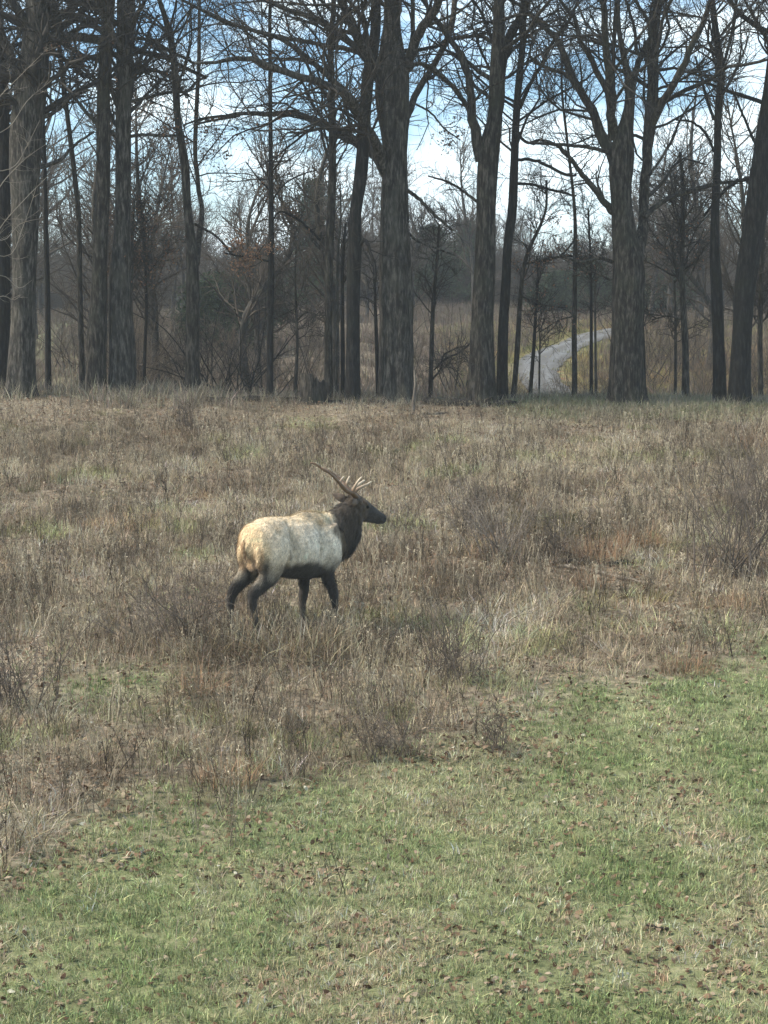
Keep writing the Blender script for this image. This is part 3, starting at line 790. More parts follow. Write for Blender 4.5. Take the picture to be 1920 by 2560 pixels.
# ------------------------------------------------------------------ woods behind the tree line
def bare_tree_proto(h, r, nt=(40, 260, 700), spread=0.5):
    """a bare tree standing at the origin"""
    C = resample(np.array([[0, 0, -.2, r * 1.2], [rng.normal() * .1, rng.normal() * .1, h * .3, r], [rng.normal() * .3, rng.normal() * .3, h * .65, r * .6], [rng.normal() * .5, rng.normal() * .5, h, r * .12]]), 20)
    tm = MB(); trunk_mesh(tm, C, 8, .05, seed=rng.uniform(0, 9), flare=.3)
    P = resample(C[4:], 14)[None, :, :3]; Q = resample(C[4:], 14)[None, :, 3]
    B1, R1 = grow(P, Q, nt[0], n=8, lenf=spread, lmin=1.0, lmax=h * .42, ang=48, up=.1, wig=.14, tmin=.02, rf=.42, rmin=.02, tip=.3)
    T1, Q1 = grow(B1, R1, nt[1], n=6, lenf=.45, lmin=.5, lmax=2.4, ang=42, up=.08, wig=.2, rf=.5, rmin=.011, tip=.5)
    T2, Q2 = grow(T1, Q1, nt[2], n=4, lenf=.6, lmin=.4, lmax=1.4, ang=36, up=.06, wig=.2, rf=.6, rmin=.007, tip=.6)
    tw = MB(); tw.tubes(B1, R1, 4); tw.tubes(T1, Q1, 3); tw.tubes(T2, Q2, 3)
    return tm, tw

GREY_FAR = bark_mat('far_bark', (0.03, 0.029, 0.027), (0.08, 0.075, 0.068), moss=(.04, .044, .032), bump=.4)
BUILT = []
def wood_group(n, xr, yr, hs, group, label, name='tree', seed=1, protos=4, excl=None, scl=(0.8, 1.2), twm=TWIG_FAR, mat_=GREY_FAR):
    made = []
    pos = []
    tries = 0
    while len(pos) < n and tries < 5000:
        tries += 1
        y = rng.uniform(*yr); px = rng.uniform(*xr)
        if excl and excl(px, y): continue
        x = (px - 960) / F * y
        if all((x - a) ** 2 + (y - b) ** 2 > 0.8 for a, b in pos): pos.append((x, y))
    allr = []
    for i, (x, y) in enumerate(pos):
        loc = (x, y, float(G(x, y)))
        if i < protos:
            root = thing(name, label, name.split('_')[-1], loc, group)
            tm, tw = bare_tree_proto(hs * rng.uniform(.85, 1.15), hs * .0105 + .02)
            o = tm.build('trunk', mat_, 'loose'); COL.objects.link(o); o.parent = root
            o = tw.build('twigs', twm, 'loose'); COL.objects.link(o); o.parent = root; o['kind'] = 'stuff'
            made.append(root); allr.append(root)
        else:
            allr.append(dup(made[i % protos], loc, rng.uniform(0, 6.28), rng.uniform(*scl)))
    return allr
GAPS = [(-999, 'outside the left edge of the view'), (5, 'in the gap left of the thick forked oak'), (60, 'in the gap right of the thick forked oak'), (125, 'in the gap left of the paired trunks'), (240, 'behind the paired trunks'),
        (340, 'in the gap right of the paired trunks'), (470, 'right of the leaning twin tree'), (580, 'close to the thin pole tree'), (700, 'behind the stump'), (800, 'behind the leaning dark trunk'), (900, 'in the gap left of the giant oak'),
        (985, 'behind the giant oak'), (1040, 'in the open gap right of the giant oak'), (1130, 'left of the forked oak'), (1240, 'right of the forked oak'), (1300, 'by the gravel drive'), (1500, 'behind the candelabra oak'),
        (1620, 'in the gap right of the candelabra oak'), (1720, 'left of the blackish trunk'), (1800, 'right of the blackish trunk'), (1930, 'outside the right edge of the view')]
def name_by_gap(roots, what):
    by = {}
    for o in roots:
        px = 960 + o.location.x / o.location.y * F
        k = [g for g in GAPS if g[0] <= px][-1][1]
        by.setdefault(k, []).append((px, o))
    order = ['', 'second ', 'third ', 'fourth ', 'fifth ', 'sixth ', 'seventh', 'eighth', 'ninth', 'tenth', 'eleventh', 'twelfth']
    for k, L in by.items():
        L.sort(key=lambda q: q[0])
        for i, (_, o) in enumerate(L):
            o['label'] = f"{what} {k}" if len(L) == 1 else f"{'first' if i == 0 else order[min(i, 11)].strip()} {what} from the left {k}"
road_gap = lambda px, y: 1250 < px < 1560 and y < 100
slope_gap = lambda px, y: road_gap(px, y) or (880 < px < 1250 and y < 84)
slim = wood_group(15, (-250, 2200), (46, 62), 6.8, 'slim bare trees just behind the tree line', 'slim bare grey tree among many alike just behind the line of big oaks', excl=lambda px, y: slope_gap(px, y), protos=5, name='slim_tree')
name_by_gap(slim, 'slim grey tree')
mid = wood_group(34, (-250, 2200), (70, 105), 6.6, 'bare trees on the slope beyond the oaks', 'bare greyish brown tree on the slope beyond the oaks', excl=slope_gap, protos=5, name='bare_tree')
name_by_gap(mid, 'bare slope tree')

tall = wood_group(13, (-300, 2250), (62, 95), 11.5, 'tall thin trees rising over the slope', 'tall thin bare tree', excl=lambda px, y: slope_gap(px, y) or 520 < px < 1620, protos=4, name='tall_bare_tree')
name_by_gap(tall, 'tall far bare tree')
# brush: many thin stems from one foot
def shrub_proto(h, spread, n, twigs=(160, 400), rmin=.004):
    d = nrm(np.stack([rng.normal(0, spread, n), rng.normal(0, spread, n), np.ones(n)], -1))
    k = 9
    P = np.empty((n, k, 3)); P[:, 0] = np.stack([rng.normal(0, .12 * h, n), rng.normal(0, .12 * h, n), np.full(n, -.05)], -1)
    ln = h * rng.uniform(.5, 1.1, n)[:, None] / (k - 1)
    for s in range(1, k):
        d = nrm(d + rng.normal(size=(n, 3)) * .1 + np.array([0, 0, -.02])); P[:, s] = P[:, s - 1] + d * ln
    Q = (rng.uniform(.6, 1.3, n) * .006 * h)[:, None] * np.linspace(1, .3, k)[None]
    T1, Q1 = grow(P, Q, twigs[0], n=6, lenf=.4, lmin=.1 * h, lmax=.4 * h, ang=40, up=.03, rf=.5, rmin=rmin * 1.3)
    T2, Q2 = grow(T1, Q1, twigs[1], n=4, lenf=.6, lmin=.06 * h, lmax=.25 * h, ang=38, up=.03, rf=.6, rmin=rmin)
    return P, Q, T1, Q1, T2, Q2

def shrub_thing(label, loc, h, spread, n, m_stem, m_twig, group=None, twigs=(160, 400), name='shrub', leaf=None, rmin=.004):
    root = thing(name, label, 'shrub', loc, group)
    P, Q, T1, Q1, T2, Q2 = shrub_proto(h, spread, n, twigs, rmin)
    a = MB(); a.tubes(P, Q, 5); o = a.build('stems', m_stem, 'loose'); COL.objects.link(o); o.parent = root; o['kind'] = 'stuff'
    b = MB(); b.tubes(T1, Q1, 3); b.tubes(T2, Q2, 3); o = b.build('twigs', m_twig, 'loose'); COL.objects.link(o); o.parent = root; o['kind'] = 'stuff'
    if leaf:
        c = MB(); pts = T2.reshape(-1, 3); quads(c, pts[rng.integers(0, len(pts), leaf[1])], .04, (.5, .5, .5), (1.1, 1.1, 1))
        o = c.build('dead_leaves', leaf[0], 'loose', False); COL.objects.link(o); o.parent = root; o['kind'] = 'stuff'
    return root

sp = [shrub_thing('leafless brown thicket shrub among many alike in the undergrowth behind the oaks', (0, 0, 0), rng.uniform(2.2, 3.2), .38, 14, TWIG, TWIG_BROWN, 'undergrowth shrubs behind the oaks', (150, 420), rmin=.006) for _ in range(4)]
pos = []
while len(pos) < 64:
    y = rng.uniform(44, 64); px = rng.uniform(-250, 2200)
    if 1260 < px < 1530 or (880 < px < 1260 and rng.random() < .75): continue
    if 200 < px < 0: continue
    pos.append(((px - 960) / F * y, y))
for i, (x, y) in enumerate(pos):
    loc = (x, y, float(G(x, y)))
    s = rng.uniform(.5, 1.05) if x < 3 else rng.uniform(.4, .9)
    if i < 4: sp[i].location = loc; sp[i].scale = (s,) * 3
    else: dup(sp[i % 4], loc, rng.uniform(0, 6.28), s)
for k_, (px, Y_, s_) in enumerate([(1275, 46.5, .38), (1310, 47.5, .3), (1385, 46.8, .34), (1420, 48.5, .36), (1460, 46.6, .42), (1505, 48, .5), (1345, 46.2, .22)]):
    x = (px - 960) / F * Y_; dup(sp[k_ % 4], (x, Y_, float(G(x, Y_))), k_ * 1.3, s_)
# the leaning bushes left of the stump
for (px, py, h, sd, lab) in [(560, 1000, 3.0, .5, 'bare shrub with stems splayed wide, behind and left of the thin straight pole tree'),
                             (625, 1000, 2.4, .55, 'low splayed shrub between the thin pole tree and the leaning twin tree'),
                             (515, 1000, 2.2, .5, 'small tangled shrub at the foot of the leaning twin tree')]:
    x = (px - 960) / F * 43; shrub_thing(lab, (x, 43, float(G(x, 43))), h, sd, 12, BARK_DARK, TWIG, None, (90, 260))

# evergreens beyond
def pine_proto(h, wid, n=13000):
    C = resample(np.array([[0, 0, -.2, h * .018], [0, 0, h * .5, h * .012], [.1, 0, h, h * .002]]), 12)
    tm = MB(); trunk_mesh(tm, C, 8, .04)
    nl = 90
    z = h * rng.uniform(.12, .99, nl); az = rng.uniform(0, 6.28, nl)
    ln = wid * (np.clip((h - z) / h, 0, 1) ** .6) * rng.uniform(.6, 1.1, nl) + .15
    d = np.stack([np.cos(az), np.sin(az), rng.uniform(-.05, .35, nl)], -1)
    t = np.linspace(0, 1, 7)
    P = np.stack([np.zeros(nl), np.zeros(nl), z], -1)[:, None, :] + d[:, None, :] * (ln[:, None] * t[None])[..., None]
    P[:, :, 2] += (.12 * ln)[:, None] * t[None] ** 2
    bm = MB(); bm.tubes(P, (.02 * np.linspace(1, .3, 7))[None] * np.ones((nl, 1)), 4)
    k = rng.integers(0, nl, n); tt = rng.uniform(.25, 1.0, n)
    base = np.stack([np.zeros(n), np.zeros(n), z[k]], -1) + d[k] * (ln[k] * tt)[:, None]; base[:, 2] += .12 * ln[k] * tt ** 2
    base += rng.normal(size=(n, 3)) * np.array([.22, .22, .14])
    nm = MB(); quads(nm, base, .10, (.5, .55, .5), (1.25, 1.3, 1.1), aspect=.28)
    return tm, bm, nm
for i, (px, Y, top, w, lab) in enumerate([(785, 84, 452, 1.5, 'round headed pine behind the thin trunks, the tallest evergreen'),
                                 (1080, 100, 572, 1.8, 'dark evergreen between the giant oak and the forked oak, left of two'),
                                 (1165, 104, 556, 1.7, 'dark evergreen showing at the left side of the forked oak'),
                                 (905, 110, 610, 1.9, 'evergreen half hidden between the leaning dark trunk and the giant oak'),
                                 (1395, 92, 690, 1.7, 'low wide evergreen above the upper end of the gravel drive'),
                                 (1475, 94, 668, 1.7, 'bushy evergreen touching the candelabra oak, above the drive'),
                                 (540, 62, 690, 1.5, 'pale green cedar bush in the brush left of the pole tree'),
                                 (640, 66, 650, 1.5, 'green cedar bush in the brush right of the pole tree'),
                                 (1650, 88, 640, 1.7, 'dim evergreen to the right of the candelabra oak')]):
    h = W(px, top, Y)[2] - float(G((px - 960) / F * Y, Y))
    x = (px - 960) / F * Y
    root = thing('pine_tree', lab, 'evergreen', (x, Y, float(G(x, Y))))
    tm, bm, nm = pine_proto(h, w)
    for mb, nm_, mt in ((tm, 'trunk', GREY_FAR), (bm, 'branches', GREY_FAR), (nm, 'needles', NEEDLE)):
        o = mb.build(nm_, mt, 'loose', nm_ != 'needles'); COL.objects.link(o); o.parent = root
        if nm_ != 'trunk': o['kind'] = 'stuff'

# ------------------------------------------------------------------ scattered ground cover (geometry nodes)
def scatter(name, pts, rot, scl, vid, protos, label=None, col=None):
    n = len(pts)
    me = bpy.data.meshes.new(name)
    me.vertices.add(n); me.vertices.foreach_set('co', np.asarray(pts, np.float32).ravel())
    a = me.attributes.new('rot', 'FLOAT_VECTOR', 'POINT'); a.data.foreach_set('vector', np.asarray(rot, np.float32).ravel())
    a = me.attributes.new('scl', 'FLOAT', 'POINT'); a.data.foreach_set('value', np.asarray(scl, np.float32))
    a = me.attributes.new('vid', 'INT', 'POINT'); a.data.foreach_set('value', np.asarray(vid, np.int32))
    if col is not None:
        a = me.attributes.new('clump', 'FLOAT_COLOR', 'POINT'); cc = np.ones((n, 4), np.float32); cc[:, :3] = col
        a.data.foreach_set('color', cc.ravel())
    pc = bpy.data.collections.new(name + '_kinds')
    for k, p in enumerate(protos):
        p.name = f'{name}_kind_{k:02d}'; pc.objects.link(p)
    o = bpy.data.objects.new(name, me); COL.objects.link(o); o['kind'] = 'stuff'
    if label: o['label'] = label
    g = bpy.data.node_groups.new(name + '_spread', 'GeometryNodeTree')
    g.interface.new_socket('Geometry', in_out='INPUT', socket_type='NodeSocketGeometry')
    g.interface.new_socket('Geometry', in_out='OUTPUT', socket_type='NodeSocketGeometry')
    gi = g.nodes.new('NodeGroupInput'); go = g.nodes.new('NodeGroupOutput')
    ip = g.nodes.new('GeometryNodeInstanceOnPoints'); ci = g.nodes.new('GeometryNodeCollectionInfo')
    ci.inputs['Collection'].default_value = pc; ci.inputs['Separate Children'].default_value = True; ci.inputs['Reset Children'].default_value = True
    ip.inputs['Pick Instance'].default_value = True
    def attr(nm, ty):
        q = g.nodes.new('GeometryNodeInputNamedAttribute'); q.data_type = ty; q.inputs['Name'].default_value = nm
        return q.outputs['Attribute']
    g.links.new(gi.outputs[0], ip.inputs['Points']); g.links.new(ci.outputs[0], ip.inputs['Instance'])
    g.links.new(attr('vid', 'INT'), ip.inputs['Instance Index']); g.links.new(attr('rot', 'FLOAT_VECTOR'), ip.inputs['Rotation'])
    g.links.new(attr('scl', 'FLOAT'), ip.inputs['Scale']); g.links.new(ip.outputs[0], go.inputs[0])
    md = o.modifiers.new('spread', 'NODES'); md.node_group = g
    return o

def tuft(n, rad, h0, h1, w, lean=.45, seg=3, tint=(.6, 1.25)):
    """a clump of tapering bent blades"""
    mb = MB()
    a = rng.uniform(0, 6.28, n); r = rad * np.sqrt(rng.uniform(0, 1, n))
    base = np.stack([r * np.cos(a), r * np.sin(a), np.full(n, -.015)], -1)
    h = rng.uniform(h0, h1, n)
    la = a + rng.normal(0, .9, n); le = np.abs(rng.normal(0, lean, n))
    t = np.linspace(0, 1, seg + 1)
    dirx = np.stack([np.cos(la), np.sin(la), np.zeros(n)], -1)
    side = np.stack([-np.sin(la + rng.normal(0, 1, n)), np.cos(la + rng.normal(0, 1, n)), np.zeros(n)], -1)
    P = base[:, None, :] + dirx[:, None, :] * (h * le)[:, None, None] * (t ** 1.8)[None, :, None]
    P[:, :, 2] += (h / np.sqrt(1 + le * le))[:, None] * t[None] * (1 - .18 * le[:, None] * t[None])
    ww = w * rng.uniform(.6, 1.3, n)[:, None] * (1 - t[None] ** 1.6 * .85)
    Lf = P - side[:, None, :] * ww[..., None] / 2; Rt = P + side[:, None, :] * ww[..., None] / 2
    V = np.stack([Lf, Rt], 2).reshape(n, -1, 3)
    k = (seg + 1) * 2
    i = np.arange(n)[:, None] * k + (np.arange(seg) * 2)[None]
    q = np.stack([i, i + 1, i + 3, i + 2], -1).reshape(-1, 4)
    c = rng.uniform(*tint, (n, 1)) * np.ones(3) * (1 + rng.normal(0, .06, (n, 3)))
    mb.add(V, q, None, np.repeat(c, k, axis=0))
    return mb.build('blade_clump', BLADE, 'loose')

def weed(h, nbr, w=.0035):
    """a dead flower stalk with side sprays and seed heads"""
    mb = MB()
    n = rng.integers(2, 5)
    d = nrm(np.stack([rng.normal(0, .14, n), rng.normal(0, .14, n), np.ones(n)], -1))
    P = np.empty((n, 7, 3)); P[:, 0] = rng.normal(0, .03, (n, 3)) * np.array([1, 1, 0])
    ln = (h * rng.uniform(.6, 1.1, n) / 6)[:, None]
    for s in range(1, 7):
        d = nrm(d + rng.normal(size=(n, 3)) * .07); P[:, s] = P[:, s - 1] + d * ln
    Q = np.linspace(w, w * .5, 7)[None] * np.ones((n, 1))
    T1, Q1 = grow(P, Q, nbr, n=5, lenf=.32, lmin=.05, lmax=.28, ang=42, up=.16, wig=.12, tmin=.4, rf=.6, rmin=w * .45, tip=.7)
    T2, Q2 = grow(T1, Q1, nbr * 2, n=3, lenf=.5, lmin=.03, lmax=.12, ang=38, up=.1, tmin=.3, rf=.8, rmin=w * .4, tip=.8)
    c = rng.uniform(.6, 1.1, 1) * np.ones(3)
    mb.tubes(P, Q, 3, c); mb.tubes(T1, Q1, 3, c); mb.tubes(T2, Q2, 3, c * 1.15)
    e = T2[:, -1]; quads(mb, e, .009, c * .9, c * 1.5, aspect=.6)
    return mb.build('weed_stalk', BLADE, 'loose')

def leaf_proto():
    mb = MB(); k = rng.uniform(.2, .5)
    V = np.array([[-1, 0, 0], [-.3, -.5, k], [-.3, .5, k], [.4, -.45, k * .7], [.4, .45, k * .6], [1, 0, .15]]) * .034
    mb.add(V, None, [(0, 1, 2), (1, 3, 2), (3, 4, 2), (3, 5, 4)], rng.uniform(.8, 1.1) * np.ones(3))
    return mb.build('fallen_leaf', BLADE, 'loose', False)

def spots(n, y0, y1, pad=1.25, accept=None, near=1.0):
    """points over the wedge of ground that the camera sees, with a margin to the sides"""
    outx, outy = [], []
    got = 0
    while got < n:
        y = y0 + (y1 - y0) * rng.uniform(0, 1, n * 2) ** near
        x = rng.uniform(-1, 1, n * 2) * (.2087 * y1 * pad + .5)
        ok = np.abs(x) < .2087 * y * pad + .8
        if accept is not None: ok &= rng.uniform(0, 1, n * 2) < accept(x, y)
        outx.append(x[ok]); outy.append(y[ok]); got += ok.sum()
    x = np.concatenate(outx)[:n]; y = np.concatenate(outy)[:n]
    return x, y

def rots(n, tilt=.12):
    return np.stack([rng.normal(0, tilt, n), rng.normal(0, tilt, n), rng.uniform(0, 6.28, n)], -1)
def pal(cols, k):
    cols = np.array(cols); k = np.clip(k, 0, .9999) * (len(cols) - 1); i = k.astype(int); f = (k - i)[:, None]
    return cols[i] * (1 - f) + cols[i + 1] * f

# short turf; bare patches of litter where it has worn thin
_lit = [(*ground_at(px, py)[:2], a, b) for px, py, a, b in [(1560, 2410, 1.2, .5), (1800, 2480, .7, .4), (1250, 2480, .8, .25), (1780, 2330, .6, .2), (1450, 2010, .35, .3), (600, 2190, 1.0, .22), (250, 2160, .6, .25), (150, 1960, .5, .5), (720, 2500, .35, .15), (1330, 1870, .5, .3), (1700, 2000, .3, .3)]]
def litter(x, y):
    v = np.zeros(np.shape(x))
    for a, b, rx, ry in _lit: v = np.maximum(v, np.exp(-((x - a) / rx) ** 2 - ((y - b) / ry) ** 2))
    v = v + .9 * np.clip(fbm(x / .7, y / .35, 88) - .60, 0, 1) * 3
    return np.clip(v * (.5 + fbm(x / .15, y / .15, 89)), 0, 1)
x, y = spots(30000, 10.2, 24, accept=lambda x, y: lawn_mask(x, y) ** 1.2 * (.45 + .55 * (fbm(x / .5, y / .5, 40) > .33)) * (1 - .78 * litter(x, y)) + .04, near=1.25)
k = (fbm(x / .9, y / 1.3, 44) - .5) * 1.7 + .28 + .35 * litter(x, y) + rng.normal(0, .2, len(x))
turf_pal = [(.19, .235, .10), (.27, .31, .15), (.34, .345, .19), (.42, .37, .24), (.46, .36, .25)]
scatter('turf_grass', np.stack([x, y, G(x, y)], -1), rots(len(x)), rng.uniform(.6, 1.45, len(x)), rng.integers(0, 8, len(x)),
        [tuft(15, .055, .025, .08, .0068, .95, 3, (.45, 1.45)) for _ in range(8)], 'short green turf mixed with straw blades near the camera', np.minimum(pal(turf_pal, k) * 1.1 * np.exp(rng.normal(0, .27, (len(x), 1))), .55))
# more turf along the crest on the right
x, y = spots(5000, 36, 46, accept=lambda x, y: lawn_mask(x, y) * (x > 1))
k = fbm(x / 1.1, y / 1.1, 47) * .8
scatter('crest_grass', np.stack([x, y, G(x, y)], -1), rots(len(x)), rng.uniform(1.2, 2.4, len(x)), rng.integers(0, 3, len(x)),
        [tuft(20, .10, .04, .10, .009, .6, 2) for _ in range(3)], 'dull green grass along the crest under the right hand oaks', pal(turf_pal, k + .25) * .75)
# dead meadow grass
_open = [(*ground_at(px, py)[:2], a, b) for px, py, a, b in [(1480, 1440, 1.1, .8), (1640, 1560, .9, .8), (1180, 1420, .7, .6), (250, 1230, 1.2, 1.3), (560, 1200, .8, 1.0), (120, 1700, .5, .7), (1330, 1680, .6, .6)]]
def meadow(x, y):
    v = np.zeros(np.shape(x))
    for a, b, rx, ry in _open: v = np.maximum(v, np.exp(-((x - a) / rx) ** 2 - ((y - b) / ry) ** 2))
    v = np.maximum(v, np.clip((fbm(x / .8, y / .8, 77) - .6) * 6, 0, 1))
    return (1 - lawn_mask(x, y) * .93) * (1 - .72 * v)
straw = [(.12, .098, .072), (.24, .205, .158), (.34, .30, .23), (.44, .395, .30), (.54, .49, .37)]
x, y = spots(30000, 11, 45, accept=meadow, near=.95)
x = np.concatenate([x, rng.uniform(-2.2, .1, 420)]); y = np.concatenate([y, rng.uniform(20.1, 21.0, 420)])
k = (fbm(x / 1.2, y / 1.8, 51) - .5) * 1.8 + .42 + rng.normal(0, .24, len(x))
c = pal(straw, k + .06) * 1.1
rd = (fbm(x / 1.9, y / 1.9, 57) > .72)[:, None]
c = np.where(rd, c * np.array([1.05, .93, .85]), c)
c = np.clip(c * np.exp(rng.normal(0, .28, (len(x), 1))), 0, .55) * np.array([1.0, .94, .84])
gn = (fbm(x / 1.3, y / 1.6, 63) > .66)[:, None]
c = np.where(gn, c * np.array([.80, .93, .70]), c)
hts = .55 + .9 * fbm(x / 1.2, y / 1.2, 53) - .45 * np.clip(lawn_mask(x, y) * 2, 0, 1)
hts = np.clip(hts * .86, .25, 1.25)
ex_ = (x > -2.3) & (x < .2) & (y > 20.0) & (y < 21.6)
hts = hts * (1 - .6 * np.clip((y - 35) / 4, 0, 1))
hts = hts + 1.0 * np.exp(-((x + 1.0) / 1.2) ** 2 - ((y - 20.55) / .5) ** 2)
scatter('dead_grass', np.stack([x, y, G(x, y)], -1), rots(len(x), .16), hts * rng.uniform(.7, 1.2, len(x)), rng.integers(0, 8, len(x)),
        [tuft(26, .14, .05, .27, .0075, 1.0, 4, (.35, 1.5)) for _ in range(8)], 'straw coloured and greyish dead grass covering the meadow', c)
# dead weed stalks
x, y = spots(7000, 12, 44, accept=lambda x, y: meadow(x, y) ** 2 * np.clip(fbm(x / 1.4, y / 1.4, 71) * 2.4 - .6, .08, 1))
k = rng.uniform(0, 1, len(x)) * .8
x = np.concatenate([x, rng.uniform(-2.2, -.1, 130)]); y = np.concatenate([y, rng.uniform(20.2, 20.9, 130)])
c = pal([(.045, .034, .026), (.15, .12, .088), (.33, .28, .20), (.56, .49, .36)], rng.uniform(0, 1, len(x)))
scatter('weed_stalks', np.stack([x, y, G(x, y)], -1), rots(len(x), .14), rng.uniform(.6, 1.15, len(x)) * (1 - .55 * np.clip((y - 36) / 4, 0, 1)), rng.integers(0, 8, len(x)),
        [weed(.46, 9, .0045) for _ in range(8)], 'brittle brown weed stalks standing in the meadow', c)
# longer grass left standing round the trunk feet and along the crest
feet = [(o.location.x, o.location.y, .2 + .35 * (o.dimensions.x > 0)) for o in COL.objects if o.parent is None and o.get('category') in ('tree', 'sapling')  and 39 < o.location.y < 45]
fx, fy = [], []
for a, b, q in feet:
    n = 26; th = rng.uniform(0, 6.28, n); rr_ = rng.uniform(.15, .75, n)
    fx.append(a + rr_ * np.cos(th) * 1.3); fy.append(b + rr_ * np.sin(th) - .2)
n = 900; cx_ = rng.uniform(-10, 10, n); keep = vnoise(cx_ * .8, cx_ * 0, 99) > .45
fx.append(cx_[keep]); fy.append(rng.uniform(39.2, 42.6, n)[keep])
x = np.concatenate(fx); y = np.concatenate(fy)
ok = ~((x > -1.95) & (x < -1.15) & (y < 41.2)); x, y = x[ok], y[ok]
c = pal(straw, rng.uniform(0, .75, len(x))) * .8
scatter('crest_tufts', np.stack([x, y, G(x, y)], -1), rots(len(x), .16), rng.uniform(.5, 1.35, len(x)) * (1 + .5 * (x < -3.5)), rng.integers(0, 6, len(x)),
        [tuft(26, .14, .06, .30, .009, .8, 4, (.35, 1.5)) for _ in range(6)], 'longer dead grass left standing round the feet of the oaks', c)
# fallen leaves
x, y = spots(34000, 10.2, 45, accept=lambda x, y: .14 + .35 * (fbm(x / .8, y / .8, 81) > .5) + .8 * litter(x, y) + .6 * (1 - lawn_mask(x, y)) * (meadow(x, y) < .6), near=1.35)
c = pal([(.06, .035, .022), (.14, .085, .05), (.23, .155, .10), (.36, .29, .21)], rng.uniform(0, 1, len(x)) ** 1.0)
w = rng.uniform(0, 1, len(x)) < .02
c[w] = (.45, .43, .34)
hh = .012 + .05 * (1 - lawn_mask(x, y)) * rng.uniform(0, 1, len(x))
scatter('fallen_leaves', np.stack([x, y, G(x, y) + hh], -1), np.stack([rng.normal(0, .5, len(x)), rng.normal(0, .5, len(x)), rng.uniform(0, 6.28, len(x))], -1),
        rng.uniform(.4, 1.2, len(x)), rng.integers(0, 5, len(x)), [leaf_proto() for _ in range(5)], 'brown and pale fallen leaves strewn over turf and meadow', c)
# brush cover beyond the crest
def on_road(x, y):
    d = np.full(np.shape(x), 99.0)
    for a, b in zip(ROAD_C[:-1], ROAD_C[1:]):
        ab = b - a; t = np.clip(((x - a[0]) * ab[0] + (y - a[1]) * ab[1]) / (ab @ ab), 0, 1)
        d = np.minimum(d, np.hypot(x - a[0] - t * ab[0], y - a[1] - t * ab[1]) / ROAD_W)
    return (d < 1.0) * 1.0
x, y = spots(9000, 45.5, 100, pad=1.5, accept=lambda x, y: 1 - on_road(x, y))
k = fbm(x / 5, y / 5, 91) + rng.normal(0, .12, len(x))
c = pal([(.09, .07, .055), (.16, .13, .10), (.24, .20, .15)], k)
scatter('rough_grass', np.stack([x, y, G(x, y)], -1), rots(len(x), .15), rng.uniform(1.0, 2.2, len(x)), rng.integers(0, 4, len(x)),
        [tuft(24, .22, .10, .30, .014, .6, 2) for _ in range(4)], 'rough brown grass on the slope beyond the oaks', c)
# coloured grass along the drive
x = rng.uniform(2, 17, 60000); y = rng.uniform(46, 104, 60000)
dd = np.full(len(x), 99.0)
for a, b in zip(ROAD_C[:-1], ROAD_C[1:]):
    ab = b - a; t = np.clip(((x - a[0]) * ab[0] + (y - a[1]) * ab[1]) / (ab @ ab), 0, 1)
    dd = np.minimum(dd, np.hypot(x - a[0] - t * ab[0], y - a[1] - t * ab[1]) / ROAD_W)
ok = (dd > .93) & (rng.uniform(0, 1, len(x)) < np.clip(1.5 - dd / 5, 0, .5)) | ((dd < .93) & (rng.uniform(0, 1, len(x)) < .025)) | ((np.abs(dd - .93) < .12) & (rng.uniform(0, 1, len(x)) < .5)); x, y = x[ok], y[ok]
c = pal([(.12, .13, .06), (.22, .21, .09), (.30, .25, .12), (.27, .16, .085)], fbm(x / 1.6, y / 3, 95) * 1.5 - .25 + rng.normal(0, .12, len(x)))
scatter('verge_grass', np.stack([x, y, G(x, y)], -1), rots(len(x), .15), rng.uniform(.5, 1.3, len(x)), rng.integers(0, 4, len(x)),
        [tuft(22, .20, .06, .22, .014, .7, 2) for _ in range(4)], 'yellow green and rusty grass beside the gravel drive', c)
# low grey brush closing the foot of the far wood
bp_ = []
for _ in range(4):
    P, Q, T1, Q1, T2, Q2 = shrub_proto(3.0, .35, 26, (220, 500), .012)
    mb = MB(); mb.tubes(P, Q, 3); mb.tubes(T1, Q1, 3); mb.tubes(T2, Q2, 3); bp_.append(mb.build('far_shrub', TWIG_FAR, 'loose'))
n = 900
y = rng.uniform(103, 135, n); x = rng.uniform(-1, 1, n) * (.2087 * y * 1.7)
scatter('far_brush', np.stack([x, y, G(x, y)], -1), rots(n, .05), rng.uniform(.7, 1.5, n), rng.integers(0, 4, n), bp_, 'dense grey brush along the far edge of the slope')
# far wood that reads as one mass
fp = []
for _ in range(4):
    tm, tw = bare_tree_proto(11, .15, (40, 260, 800), .5)
    mb = MB(); n0 = 0
    for q in (tm, tw):
        V = np.concatenate(q.v); mb.add(V, np.concatenate(q.q) if q.q else None)
    fp.append(mb.build('far_tree', TWIG_FAR, 'loose'))
n = 460
y = rng.uniform(106, 190, n); x = rng.uniform(-1, 1, n) * (.2087 * y * 1.7)
scatter('far_woods', np.stack([x, y, G(x, y)], -1), rots(n, .03), rng.uniform(.34, .62, n), rng.integers(0, 4, n), fp, 'hazy far off bare wood closing the view')

